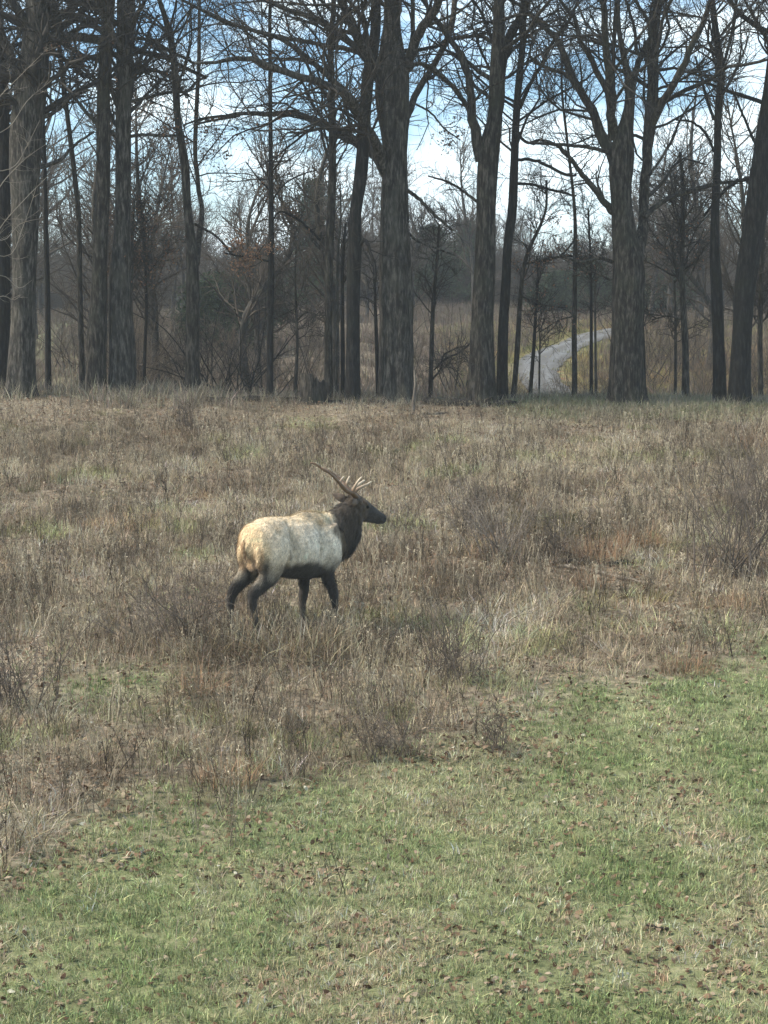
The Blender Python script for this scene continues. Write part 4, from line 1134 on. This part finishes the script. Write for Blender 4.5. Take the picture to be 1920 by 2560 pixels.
# thin winter haze over the whole place
hz = MB()
_b = np.array([[x, y, z] for x in (-950, 950) for y in (-90, 1520) for z in (-3, 60)], float)
hz.add(_b, [(0, 1, 3, 2), (4, 6, 7, 5), (0, 4, 5, 1), (2, 3, 7, 6), (0, 2, 6, 4), (1, 5, 7, 3)])
hm_ = bpy.data.materials.new('haze'); hm_.use_nodes = True
hm_.node_tree.nodes.clear()
_o = hm_.node_tree.nodes.new('ShaderNodeOutputMaterial'); _v = hm_.node_tree.nodes.new('ShaderNodeVolumePrincipled')
_v.inputs['Color'].default_value = (.86, .93, 1, 1); _v.inputs['Density'].default_value = 0.0007
hm_.node_tree.links.new(_v.outputs[0], _o.inputs['Volume'])
ho = hz.build('haze', hm_, smooth=False); ho['kind'] = 'stuff'

# ------------------------------------------------------------------ stump, logs, sticks
def stump():
    Y = 40.6
    c = W(783, 1005, Y); gx = c[0]; gz = float(G(gx, Y))
    root = thing('tree_stump', 'broken hollow grey stump with a ragged rim at the foot of the thin trunks', 'stump', (gx, Y, gz))
    sc = Y / F; r = 31 * sc
    n = 36; th = np.linspace(0, 2 * math.pi, n, endpoint=False)
    rr = r * (1 + .10 * np.cos(3 * th + 1) + .05 * np.cos(7 * th) + .03 * rng.normal(size=n))
    topz = 73 * sc * (1 - .22 * (np.cos(th) > .05) + .05 * rng.normal(size=n))
    rings = []
    for t, k in ((-.15, 1.28), (0.0, 1.2), (.15, 1.06), (.35, 1.0), (.6, .97), (.85, .98), (1.0, .97)):
        z = t * topz if t > 0 else np.full(n, t)
        rings.append(np.stack([np.cos(th) * rr * k, np.sin(th) * rr * k, z], -1))
    for t, k in ((1.0, .80), (.8, .74), (.55, .6), (.5, .1)):
        rings.append(np.stack([np.cos(th) * rr * k, np.sin(th) * rr * k, t * topz], -1))
    V = np.array(rings); k = len(rings)
    j = np.arange(n); j2 = (j + 1) % n; b = (np.arange(k - 1) * n)[:, None]
    q = np.stack([b + j, b + j2, b + j2 + n, b + j + n], -1)
    m1 = MB(); m1.add(V[:7], q[:6].reshape(-1, 4)); o = m1.build('bark', BARK, 'loose'); COL.objects.link(o); o.parent = root
    m2 = MB(); m2.add(V[6:], (q[6:] - 6 * n).reshape(-1, 4)); o = m2.build('hollow_wood', OLDWOOD, 'loose'); COL.objects.link(o); o.parent = root
stump()

def log(px0, py0, px1, py1, r, label, m=DEADWOOD, name='fallen_log', Y0=None, Y1=None, lift=.3, stubs=0, cat='log', bend=.08):
    a = ground_at(px0, py0); b = ground_at(px1, py1)
    if Y0: a = np.array([(px0 - 960) / F * Y0, Y0, 0])
    if Y1: b = np.array([(px1 - 960) / F * Y1, Y1, 0])
    n = 12; t = np.linspace(0, 1, n)[:, None]
    P = a * (1 - t) + b * t
    L = np.linalg.norm(b - a)
    P[:, :2] += (np.sin(t * 3.1) * bend * L * rng.choice([-1, 1])) * np.array([[0.3, 1]])
    P[:, 2] = G(P[:, 0], P[:, 1]) + r * lift + np.abs(np.sin(t[:, 0] * 5)) * r * .3
    rr = r * np.linspace(1, .65, n) * (1 + .05 * rng.normal(size=n))
    mid_ = P[n // 2].copy()
    root = thing(name, label, cat, tuple(mid_))
    P[:, 2] += rng.normal(0, r * .25, n)
    mb = MB(); trunk_mesh(mb, np.column_stack([P, rr]), 10, .16, seed=rng.uniform(0, 9))
    part(mb, 'wood', m, root)
    if stubs:
        T, Q = grow(P[None], rr[None], stubs, n=5, lenf=.25, lmin=r * 3, lmax=r * 12, ang=55, up=.1, rf=.4, rmin=.006)
        mb = MB(); mb.tubes(T, Q, 5); part(mb, 'twigs', m, root, 'stuff')
log(590, 0, 960, 0, .075, 'long dark log lying along the crest from the stump to the giant oak', Y0=41.0, Y1=40.2, lift=.3, stubs=4)
log(1060, 0, 1290, 0, .10, 'dark log lying between the giant oak and the forked oak', Y0=40.9, Y1=40.4, lift=.4, stubs=3)
log(520, 0, 650, 0, .06, 'short dark log at the foot of the splayed shrubs', Y0=40.6, Y1=41.2, lift=.7, stubs=3)
log(1035, 1038, 1120, 1034, .03, 'thin pale stick lying in the grass before the giant oak', GREYWOOD, 'fallen_stick', cat='stick', stubs=2)
log(1380, 1412, 1480, 1415, .05, 'dark rotten branch flat on the ground below the right hand brambles', DEADWOOD, 'fallen_branch', cat='branch', stubs=4)
log(1520, 1418, 1640, 1402, .04, 'dark short branch between the russet clump and the brambles', DEADWOOD, 'fallen_branch', cat='branch', stubs=4)
log(1395, 1422, 1620, 1470, .025, 'pale crooked stick among leaves under the right hand brambles', GREYWOOD, 'fallen_stick', cat='stick', stubs=6, lift=1.2)
log(1615, 2328, 1672, 2334, .012, 'short black stick on the turf near the lower right corner', DEADWOOD, 'fallen_stick', cat='stick', lift=1.4, bend=.02)
log(50, 2060, 160, 2046, .010, 'straight pale cane lying at the left edge of the turf', GREYWOOD, 'fallen_stick', cat='stick', lift=2, bend=.02)
log(1465, 1600, 1540, 1665, .014, 'pale thin stick slanting through the weeds right of the elk', GREYWOOD, 'fallen_stick', cat='stick', lift=3, bend=.02)

# upright forked white stick in front of the giant oak
def forked_stick():
    g = ground_at(1032, 1036)
    root = thing('forked_stick', 'pale forked stick poking upright in front of the giant oak', 'stick', tuple(g))
    Y = g[1]; mb = MB()
    for L in ([(1032, 1040, 9), (1034, 1000, 7), (1038, 960, 6), (1036, 925, 4)], [(1033, 1010, 6), (1042, 985, 5), (1050, 955, 3)]):
        c = resample(np.array([[*W(a, b, Y), w * Y / F / 2] for a, b, w in L]), 10)
        mb.tubes(c[None, :, :3], c[None, :, 3], 6)
    o = part(mb, 'stem', GREYWOOD, root)
forked_stick()

# ------------------------------------------------------------------ brambles and clumps in the meadow
BRAMBLE = plain_mat('bramble_stem', (0.08, 0.066, 0.054), (0.16, 0.13, 0.105), 3)
BRAMBLE2 = plain_mat('grey_bramble_stem', (0.12, 0.10, 0.085), (0.25, 0.215, 0.175), 3)
RUSSET = plain_mat('russet_grass', (0.20, 0.12, 0.07), (0.36, 0.24, 0.15), 8)
brs = [(470, 1620, 1.15, .45, 40, BRAMBLE, 'dark bramble bush in the dead grass left of the elk'),
       (350, 1600, .8, .5, 24, BRAMBLE2, 'smaller grey bramble beyond the dark one left of the elk'),
       (1250, 1400, 1.35, .45, 34, BRAMBLE2, 'tall grey bare brier standing behind and right of the elk'),
       (1180, 1330, 1.0, .4, 24, BRAMBLE, 'dark brier beside the tall grey one, nearer the oaks'),
       (1380, 1390, 1.0, .5, 26, BRAMBLE, 'tangled brier above the rotten dark branch'),
       (1830, 1440, 1.9, .35, 44, BRAMBLE, 'big purplish brown bramble thicket by the right edge, nearest of two'),
       (1900, 1330, 1.7, .4, 34, BRAMBLE, 'bramble thicket at the right edge, farther and smaller of two'),
       (1120, 1700, .95, .35, 30, BRAMBLE, 'dark weedy clump right of the elk beside scattered reddish leaves'),
       (1240, 1880, .6, .3, 18, BRAMBLE, 'low rusty stemmed clump where the green turf begins'),
       (40, 1780, 1.1, .3, 28, BRAMBLE, 'brown weedy bush cut by the left edge of the picture'),
       (960, 1900, .8, .35, 24, BRAMBLE, 'brown weed bush at the border of turf and meadow below the elk'),
       (470, 1070, .9, .35, 26, BRAMBLE, 'greyish shrub on the crest below the leaning twin tree'),
       (1000, 1330, .7, .5, 22, BRAMBLE, 'low dark scrub just beyond the nose of the elk')]
for px, py, h, sd, n_, m_, lab in brs:
    g = ground_at(px, py)
    shrub_thing(lab, tuple(g), h, sd, n_, m_, m_, None, (n_ * 6, n_ * 16), 'bramble_bush', rmin=.0026)

def clump(px, py, h, rad, n, m, label, lean=.8):
    g = ground_at(px, py)
    root = thing('grass_clump', label, 'grass clump', tuple(g))
    o = tuft(n, rad, h * .4, h, .006, lean, 4); o.name = 'blades'; o.data.materials.clear(); o.data.materials.append(m)
    COL.objects.link(o); o.parent = root; o['kind'] = 'stuff'
clump(1500, 1400, .55, .35, 420, RUSSET, 'russet bent grass clump beneath the brambles on the right', 1.0)
clump(1600, 1365, .5, .3, 340, RUSSET, 'tan flattened grass clump with pale tips, right of the russet one', 1.3)
clump(1480, 1470, .4, .25, 240, RUSSET, 'small orange grass clump just below the russet one')
clump(1720, 1680, .35, .3, 260, RUSSET, 'orange brown grass clump on the green turf edge at right')
clump(1860, 1120, .5, .6, 320, RUSSET, 'reddish grass clump near the crest at the right edge')
clump(570, 1960, .35, .3, 240, RUSSET, 'pinkish straw clump at the lower border of the meadow', .7)
clump(480, 1730, .45, .30, 200, RUSSET, 'arched straw clump in the meadow below the elk on the left', 1.5)

# ------------------------------------------------------------------ the elk
def elk():
    PSI = R(40); c_, s_ = math.cos(PSI), math.sin(PSI)
    def S(zx, zy, ly):
        lx = ((zx - 692) / 746 + s_ * ly) / c_
        wy = lx * s_ + ly * c_
        return np.array([lx, ly, (1728 - zy) / 746 - .15 * wy])
    def gz(lx, ly): return .117 * (lx * s_ + ly * c_)
    base = ground_at(740, 1600)
    mb = MB()
    def loft(rows, sides=20, side_axis=(0, 1, 0), name=None):
        """rows: x,y,z, half width, half height"""
        rows = resample(np.array(rows, float), max(12, len(rows) * 4))
        P = rows[:, :3]; T = tangents(P[None])[0]
        B = np.broadcast_to(np.array(side_axis, float), P.shape)
        B = nrm(B - (B * T).sum(1, keepdims=True) * T); A = nrm(np.cross(T, B))
        # round the ends off
        th = np.arange(sides) * 2 * math.pi / sides
        V = P[:, None] + np.cos(th)[None, :, None] * B[:, None] * rows[:, 3][:, None, None] + np.sin(th)[None, :, None] * A[:, None] * rows[:, 4][:, None, None]
        e0 = P[0] - T[0] * min(rows[0, 3], rows[0, 4]) * .55; e1 = P[-1] + T[-1] * min(rows[-1, 3], rows[-1, 4]) * .55
        n = len(P)
        Vs = np.concatenate([V.reshape(-1, 3), [e0], [e1]])
        j = np.arange(sides); j2 = (j + 1) % sides; b = (np.arange(n - 1) * sides)[:, None]
        q = np.stack([b + j, b + j2, b + j2 + sides, b + j + sides], -1).reshape(-1, 4)
        t = [(n * sides, int(b_), int(a_)) for a_, b_ in zip(j, j2)] + [(n * sides + 1, (n - 1) * sides + int(a_), (n - 1) * sides + int(b_)) for a_, b_ in zip(j, j2)]
        mb.add(Vs, q, t)
    # barrel, rump to brisket
    loft([(-.70, 0, 1.12, .10, .14), (-.66, 0, 1.13, .20, .22), (-.56, 0, 1.12, .26, .29), (-.40, 0, 1.12, .275, .325), (-.20, 0, 1.095, .275, .34), (0, 0, 1.075, .285, .36),
          (.20, 0, 1.075, .275, .375), (.38, 0, 1.09, .245, .36), (.52, 0, 1.10, .19, .29), (.60, 0, 1.09, .12, .19)], 28)
    # hump of the withers
    loft([(-.05, 0, 1.36, .08, .07), (.12, 0, 1.39, .10, .085), (.28, 0, 1.38, .11, .09), (.42, 0, 1.33, .11, .10)])
    # neck
    loft([(.32, 0, 1.16, .20, .28), (.46, 0, 1.17, .195, .285), (.60, 0, 1.21, .17, .27), (.71, 0, 1.29, .148, .24), (.79, 0, 1.38, .13, .205), (.86, 0, 1.46, .11, .155)], 24)
    # throat mane
    loft([(.56, 0, 1.00, .10, .14), (.70, 0, 1.05, .095, .15), (.83, 0, 1.16, .08, .13), (.90, 0, 1.27, .065, .10)])
    # head
    loft([(.79, 0, 1.545, .09, .10), (.87, 0, 1.52, .105, .13), (.96, 0, 1.48, .10, .13), (1.05, 0, 1.445, .082, .108), (1.15, 0, 1.40, .062, .085), (1.24, 0, 1.36, .054, .070), (1.31, 0, 1.325, .053, .062), (1.34, 0, 1.31, .038, .044)], 20)
    loft([(.90, 0, 1.39, .06, .07), (1.02, 0, 1.36, .045, .05), (1.14, 0, 1.325, .035, .035), (1.25, 0, 1.295, .032, .028)])
    for s in (-1, 1):   # brow ridges and cheek
        loft([(.92, s * .07, 1.57, .03, .03), (1.0, s * .074, 1.53, .03, .025), (1.06, s * .058, 1.49, .02, .02)], 10)
        loft([(.93, s * .065, 1.42, .04, .07), (1.0, s * .06, 1.39, .03, .055)], 10)
    # shoulders, near and far
    for s in (-1, 1):
        loft([(.36, s * .14, 1.28, .10, .14), (.42, s * .17, 1.12, .105, .17), (.40, s * .175, .97, .09, .14), (.34, s * .165, .84, .07, .10)], 16)
    # thighs
    for s in (-1, 1):
        loft([(-.46, s * .13, 1.22, .12, .18), (-.47, s * .17, 1.06, .115, .225), (-.48, s * .18, .93, .10, .195), (-.47, s * .175, .83, .08, .14)], 16)
    def leg(pts, sides=12): loft([(a, b, c, d * 1.12 if c > .65 else d * 1.28, e * 1.12 if c > .65 else e * 1.25) for a, b, c, d, e in pts], sides)
    # near hind
    g = gz(-.62, -.17)
    leg([(-.46, -.17, .95, .09, .17), (-.50, -.17, .82, .072, .125), (-.60, -.165, .70, .052, .078), (-.705, -.16, .61, .040, .058), (-.735, -.16, .54, .036, .048), (-.715, -.16, .42, .029, .036), (-.69, -.16, .24, .027, .032), (-.675, -.16, .10 + g, .034, .040), (-.65, -.16, .02 + g, .040, .045)])
    # far hind, stretched back
    g = gz(-.90, .16)
    leg([(-.48, .16, .93, .09, .16), (-.58, .16, .80, .068, .11), (-.70, .155, .69, .050, .074), (-.775, .15, .60, .038, .055), (-.805, .15, .54, .035, .046), (-.82, .15, .38, .028, .035), (-.835, .15, .22, .026, .031), (-.84, .15, .08 + g, .034, .040), (-.82, .15, .02 + g, .040, .045)])
    # near fore
    g = gz(.5, -.15)
    leg([(.36, -.155, .90, .080, .12), (.34, -.155, .80, .065, .092), (.375, -.15, .68, .050, .066), (.42, -.145, .58, .042, .052), (.45, -.14, .50, .044, .048), (.465, -.14, .38, .029, .032), (.475, -.14, .22, .026, .030), (.485, -.14, .10 + g, .033, .038), (.505, -.14, .02 + g, .040, .046)])
    # far fore
    g = gz(.22, .15)
    leg([(.32, .15, .90, .075, .11), (.27, .15, .78, .060, .085), (.23, .145, .66, .048, .062), (.23, .14, .54, .043, .050), (.215, .14, .48, .043, .046), (.205, .14, .36, .029, .032), (.20, .14, .20, .027, .030), (.20, .14, .10 + g, .033, .038), (.22, .14, .02 + g, .040, .046)])
    raw = mb.build('raw_body', None, 'loose')
    COL.objects.link(raw)
    rm = raw.modifiers.new('r', 'REMESH'); rm.mode = 'VOXEL'; rm.voxel_size = .013; rm.adaptivity = 0
    sm = raw.modifiers.new('s', 'SMOOTH'); sm.factor = .5; sm.iterations = 7
    dg = bpy.context.evaluated_depsgraph_get()
    body_me = bpy.data.meshes.new_from_object(raw.evaluated_get(dg))
    bpy.data.objects.remove(raw)
    nV = len(body_me.vertices)
    V = np.empty(nV * 3, np.float32); body_me.vertices.foreach_get('co', V); V = V.reshape(-1, 3).astype(float)
    Nn = np.empty(nV * 3, np.float32); body_me.vertices.foreach_get('normal', Nn); Nn = Nn.reshape(-1, 3).astype(float)
    # muscle relief: shallow hollows behind the shoulder, before the thigh, over the ribs
    def bump(cx, cz, rx, rz, amp, side=True):
        w = np.exp(-((V[:, 0] - cx) / rx) ** 2 - ((V[:, 2] - cz) / rz) ** 2) * np.clip(np.abs(Nn[:, 1]) * 1.4, 0, 1)
        return w * amp
    disp = bump(.20, 1.08, .07, .25, -.030) + bump(-.22, 1.16, .06, .18, -.034) + bump(.02, 1.05, .14, .2, .012) + bump(.36, 1.02, .10, .15, .022) + bump(-.40, 1.05, .12, .16, .022) + bump(.50, 1.12, .04, .2, -.015) + bump(-.30, .92, .05, .12, -.02)
    ribs = .004 * np.sin(V[:, 0] * 75 + V[:, 2] * 14) * np.exp(-((V[:, 0] - .02) / .16) ** 2 - ((V[:, 2] - 1.08) / .2) ** 2)
    shag = .012 * (vnoise(V[:, 0] * 30, V[:, 2] * 14 + V[:, 1] * 20, 5) - .5) * (1 + 1.4 * (V[:, 0] > .5)) * np.clip((V[:, 2] - .6) * 4, 0, 1) * (V[:, 0] < .95)
    disp = disp * 2.1
    V = V + Nn * (disp + ribs + shag)[:, None]
    body_me.vertices.foreach_set('co', V.astype(np.float32).ravel())

    def ss(a, b, x): 
        t = np.clip((x - a) / (b - a), 0, 1); return t * t * (3 - 2 * t)
    def coat(P):
        x, y, z = P[:, 0], P[:, 1], P[:, 2]
        n1 = fbm(x * 9 + y * 5, z * 9 + 3, 11) - .5; n2 = fbm(x * 40 + y * 30, z * 18, 12) - .5
        cream = np.array([.66, .555, .415]); pale = np.array([.74, .65, .52]); tan = np.array([.36, .265, .15])
        rumpc = np.array([.72, .55, .34]); dark = np.array([.035, .030, .026]); neck = np.array([.075, .057, .042]); ginger = np.array([.22, .115, .05]); grey = np.array([.17, .15, .12])
        C = cream + (pale - cream) * ss(-.25, .05, x + n1 * .2)[:, None] * ss(1.35, 1.2, z)[:, None]
        mixin = lambda C, col, w: C + (np.asarray(col) - C) * np.clip(w, 0, 1)[:, None]
        top = ss(1.33, 1.42, z + n1 * .1)
        C = mixin(C, np.array([.66, .54, .36]), top * .7)
        C = mixin(C, tan, np.exp(-((x - .25) / .10) ** 2 - ((z - 1.36) / .05) ** 2) * .9)
        C = mixin(C, np.array([.60, .54, .38]), np.exp(-((x - .36) / .06) ** 2) * ss(1.32, 1.38, z))
        C = mixin(C, tan, np.exp(-((x + .42) / .10) ** 2 - ((z - 1.33) / .06) ** 2) * .5)
        C = mixin(C, tan, np.exp(-((x + .60) / .05) ** 2 - ((z - 1.12) / .14) ** 2) * .75)
        C = mixin(C, rumpc, ss(-.50, -.66, x + n1 * .08) * ss(.80, .92, z))
        C = mixin(C, grey, ss(1.0, .84, z + n1 * .16) * ss(-.22, -.36, x) * .5)      # thigh
        C = mixin(C, grey * 1.3, ss(1.0, .86, z + n1 * .1) * ss(.1, .3, x) * .55)
        C = mixin(C, ginger, np.exp(-((x + .655) / .03) ** 2) * ss(1.18, 1.02, z + n1 * .1) * ss(.78, .88, z) * .7)
        # dark blaze behind the thigh
        C = mixin(C, dark, np.exp(-((x + .61 + (z - .95) * .1) / .05) ** 2) * ss(1.08, .92, z) * (np.abs(y) > .06) * .9)
        # belly and legs
        C = mixin(C, np.array([.055, .047, .038]), ss(.97, .87, z + n1 * .08 + .09 * ss(.12, .36, x)) * ss(-.33, -.25, x) )
        C = mixin(C, dark * 1.2, ss(.84, .68, z + n1 * .10))
        C = mixin(C, np.array([.10, .08, .06]), ss(.5, .35, z) * .5 * (x < .3))
        # neck
        edge = .40 + .13 * ss(1.30, 1.0, z) + n1 * .08
        C = mixin(C, np.array([.24, .19, .135]), ss(edge - .07, edge, x) * ss(1.42, 1.30, z))
        C = mixin(C, neck, ss(edge + .03, edge + .16, x))
        C = mixin(C, dark, ss(.62, .80, x - .35 * (z - 1.1)) * ss(1.35, 1.1, z))
        C = mixin(C, np.array([.042, .038, .035]), ss(.98, 1.05, x))
        C = mixin(C, np.array([.15, .115, .08]), np.exp(-((x - 1.0) / .035) ** 2 - ((z - 1.485) / .03) ** 2) * .6)
        C = mixin(C, np.array([.13, .085, .055]), np.exp(-((x - .95) / .07) ** 2 - ((z - 1.56) / .03) ** 2) * .8)
        C = mixin(C, np.array([.012, .011, .011]), ss(1.285, 1.31, x))
        fold_shade = np.exp(-((x + .27 + (z - 1.1) * .25) / .018) ** 2) * ss(.9, 1.0, z) * ss(1.32, 1.2, z)
        C = mixin(C, np.array([.22, .19, .15]), fold_shade * .8)  # shade of the crease between ribs and flank, painted into the coat
        return np.clip(C * (1 + n2 * .4)[:, None] * (1 + n1 * .35)[:, None], .006, .8)
    cc = np.ones((nV, 4), np.float32); cc[:, :3] = coat(V)
    at = body_me.color_attributes.new('tint', 'FLOAT_COLOR', 'POINT'); at.data.foreach_set('color', cc.ravel())
    body_me.polygons.foreach_set('use_smooth', np.full(len(body_me.polygons), True))
    m, t, b = new_mat('elk_coat')
    a = t.nodes.new('ShaderNodeAttribute'); a.attribute_name = 'tint'
    tcn = t.nodes.new('ShaderNodeTexCoord'); mpn = t.nodes.new('ShaderNodeMapping'); mpn.inputs['Scale'].default_value = (1, 1, .35); mpn.inputs['Rotation'].default_value = (0, .6, 0)
    t.links.new(tcn.outputs['Object'], mpn.inputs['Vector'])
    nz = noise(t, 70, 4, mpn.outputs['Vector'], .65)
    cl = mixc(t, a.outputs['Color'], ramp(t, nz.outputs['Fac'], [(.3, (.7, .7, .7)), (.7, (1.25, 1.25, 1.25))]).outputs['Color'], mode='MULTIPLY', f=1.0)
    t.links.new(cl, b.inputs['Base Color']); b.inputs['Roughness'].default_value = .9; b.inputs['Specular IOR Level'].default_value = .1
    b.inputs['Sheen Weight'].default_value = .15
    bp = t.nodes.new('ShaderNodeBump'); bp.inputs['Strength'].default_value = .6; bp.inputs['Distance'].default_value = .012
    t.links.new(nz.outputs['Fac'], bp.inputs['Height']); t.links.new(bp.outputs['Normal'], b.inputs['Normal'])
    body_me.materials.clear(); body_me.materials.append(m)
    root = thing('elk', 'bull elk with cream body and dark brown neck standing in the dead grass, head raised', 'elk', tuple(base))
    root.rotation_euler = (0, 0, PSI)
    def child(o, name=None, kind=None):
        if name: o.name = name
        if o.name not in COL.objects: COL.objects.link(o)
        o.parent = root
        if kind: o['kind'] = kind
        return o
    child(bpy.data.objects.new('body', body_me))
    # fur: short hairs lying back and down, longer on neck, withers and belly
    nf = 52000
    k = rng.integers(0, nV, nf); P = V[k] + rng.normal(size=(nf, 3)) * .004; Nk = Nn[k]
    x, z = P[:, 0], P[:, 2]
    L = .028 + .055 * ss(.45, .6, x) * ss(1.0, .85, x) + .02 * np.exp(-((x - .2) / .25) ** 2) * ss(1.36, 1.42, z) + .02 * ss(.82, .74, z) * (z > .6)
    crest = np.exp(-((x - .16) / .12) ** 2) + np.exp(-((x - .38) / .06) ** 2)
    L = L + .05 * crest * ss(1.40, 1.44, z)
    L = np.where((x > .92), .010, L); L = np.where(z < .6, .012, L) * rng.uniform(.6, 1.3, nf)
    flow = np.array([-.75, 0, -.65]) + rng.normal(size=(nf, 3)) * .25
    flow = nrm(flow - (flow * Nk).sum(1, keepdims=True) * Nk)
    d = nrm(flow + Nk * rng.uniform(.15, .5, nf)[:, None])
    sd = nrm(np.cross(d, Nk)) * .0032
    VV = np.stack([P - sd, P + sd, P + d * L[:, None]], 1)
    ti = np.arange(nf)[:, None] * 3 + np.array([0, 1, 2])
    fm = MB(); fm.add(VV, None, ti, np.repeat(coat(P) * rng.uniform(.5, 1.55, (nf, 1)), 3, axis=0))
    child(fm.build('fur', m, 'loose', False), kind='stuff')
    # withers crest of hair
    # ears
    earm = plain_mat('elk_ear', (.07, .055, .045), (.16, .12, .09), 14)
    for s in (-1, 1):
        e = MB(); n = 9; t_ = np.linspace(0, 1, n)
        P0 = np.array([.84, s * .085, 1.565]); dv = nrm(np.array([-.55, s * .62, .38])) if s > 0 else nrm(np.array([-.80, s * .5, -.05]))
        up = np.array([.3, 0, 1.0]); sdv = nrm(np.cross(dv, up)); nv = np.cross(sdv, dv)
        wv = np.sin(np.pi * np.clip(t_ * .86 + .10, 0, 1)) ** .8 * .048
        rows = []
        for q, a_ in enumerate(np.linspace(-1, 1, 7)):
            rows.append(P0 + dv * .19 * t_[:, None] + nv * (wv * a_)[:, None] - sdv * (wv * .55 * (1 - a_ * a_))[:, None])
        Vr = np.array(rows); th_ = Vr - sdv * .008
        A = np.concatenate([Vr.reshape(-1, 3), th_.reshape(-1, 3)])
        i = np.arange(n - 1)[None, :] + (np.arange(6) * n)[:, None]
        q1 = np.stack([i, i + 1, i + 1 + n, i + n], -1).reshape(-1, 4)
        e.add(A, np.concatenate([q1, q1[:, ::-1] + 7 * n])); child(e.build('ear', earm, 'loose'))
    # eyes, nostrils
    eyem = plain_mat('elk_eye', (.004, .003, .003), (.01, .008, .006), 5, rough=.12)
    import bmesh
    for s in (-1, 1):
        bm = bmesh.new(); bmesh.ops.create_uvsphere(bm, u_segments=14, v_segments=10, radius=.021)
        me = bpy.data.meshes.new('eye'); bm.to_mesh(me); bm.free(); me.materials.append(eyem)
        for p in me.polygons: p.use_smooth = True
        o = bpy.data.objects.new('eye', me); child(o); o.location = (1.0, s * .092, 1.495)
        bm = bmesh.new(); bmesh.ops.create_uvsphere(bm, u_segments=10, v_segments=8, radius=.012)
        me = bpy.data.meshes.new('nostril'); bm.to_mesh(me); bm.free(); me.materials.append(eyem)
        o = bpy.data.objects.new('nostril', me); child(o); o.location = (1.325, s * .040, 1.33); o.scale = (1, .5, 1)
    # tail
    tm = MB(); tl = resample(np.array([[-.69, 0, 1.22, .028], [-.722, 0, 1.17, .036], [-.735, 0, 1.07, .032], [-.722, 0, .97, .010]]), 14)
    tm.tubes(tl[None, :, :3], tl[None, :, 3], 10)
    gm = plain_mat('elk_tail', (.22, .13, .07), (.42, .29, .17), 40, bump=.4)
    child(tm.build('tail', gm, 'loose'))
    # hooves
    hm = plain_mat('elk_hoof', (.012, .011, .010), (.03, .027, .024), 20, rough=.6)
    for hx, hy in ((-.64, -.16), (-.81, .15), (.515, -.14), (.23, .14)):
        g = gz(hx, hy); h = MB()
        for s in (-1, 1):
            P = np.array([[hx - .03, hy + s * .018, .055 + g, .022], [hx + .0, hy + s * .02, .035 + g, .026], [hx + .05, hy + s * .018, .012 + g, .014]])
            P = resample(P, 8); h.tubes(P[None, :, :3], P[None, :, 3], 8, cap=True)
        child(h.build('hoof', hm, 'loose'))
    # antlers
    am, t, b = new_mat('antler_bone')
    tcn = t.nodes.new('ShaderNodeTexCoord')
    nz = noise(t, 18, 4, tcn.outputs['Object'])
    ta = t.nodes.new('ShaderNodeAttribute'); ta.attribute_name = 'tint'
    cl = mixc(t, ramp(t, nz.outputs['Fac'], [(.3, (.62, .55, .46)), (.7, (1.0, .95, .85))]).outputs['Color'], ta.outputs['Color'], mode='MULTIPLY', f=1.0)
    t.links.new(cl, b.inputs['Base Color']); b.inputs['Roughness'].default_value = .55
    BR = np.array([.16, .105, .07]); IV = np.array([.72, .66, .56])
    def horn(owner, pts, r0, r1, name, c0, c1, n=22):
        c = resample(np.array(pts), n); r = 1.45 * np.linspace(r0, r1, n) * (1 + .05 * rng.normal(size=n)); r[-1] *= .3
        h = MB(); h.tubes(c[None], r[None], 9, cap=True)
        k = np.linspace(0, 1, n)[:, None]; h.c = [np.repeat(c0 * (1 - k ** 1.6) + c1 * k ** 1.6, 9, axis=0)]
        o = h.build(name, am, 'loose'); COL.objects.link(o); o.parent = owner
        return o
    bl = np.array([.88, .05, 1.60]); br = np.array([.88, -.05, 1.60])
    left = horn(root, [bl, S(1165, 425, .07), S(1118, 372, .12), S(1070, 310, .19), S(990, 245, .27), S(910, 205, .33), S(845, 160, .38), S(800, 152, .40)], .026, .008, 'antler', BR, BR * 1.3, 34)
    horn(left, [S(905, 203, .335), S(880, 175, .33), S(850, 152, .32)], .010, .004, 'tine', BR, IV)
    horn(left, [S(1118, 372, .12), S(1130, 320, .11), S(1150, 270, .10)], .016, .006, 'tine', BR * 1.3, IV)
    horn(left, [S(1000, 252, .265), S(985, 225, .25), S(962, 200, .24)], .012, .005, 'tine', BR * 1.3, IV)
    horn(left, [S(1165, 425, .07), S(1200, 380, .06), S(1240, 335, .05), S(1285, 300, .05)], .018, .007, 'tine', BR * 1.4, IV * 1.0)
    right = horn(root, [br, S(1185, 440, -.09), S(1125, 420, -.15), S(1066, 362, -.20), S(1010, 305, -.23), S(955, 262, -.22), S(915, 236, -.19)], .024, .007, 'antler', BR, BR * 1.2, 30)
    horn(right, [S(1185, 440, -.09), S(1215, 405, -.10), S(1260, 375, -.12), S(1315, 345, -.13), S(1345, 322, -.14)], .018, .006, 'tine', BR * 1.3, IV)
    horn(right, [S(1175, 435, -.10), S(1205, 370, -.15), S(1245, 310, -.18), S(1262, 292, -.19)], .018, .006, 'tine', BR * 1.5, IV)
    horn(right, [S(1066, 362, -.20), S(1085, 330, -.19), S(1104, 300, -.18)], .011, .005, 'tine', BR * 1.3, IV)
    return base
elk()
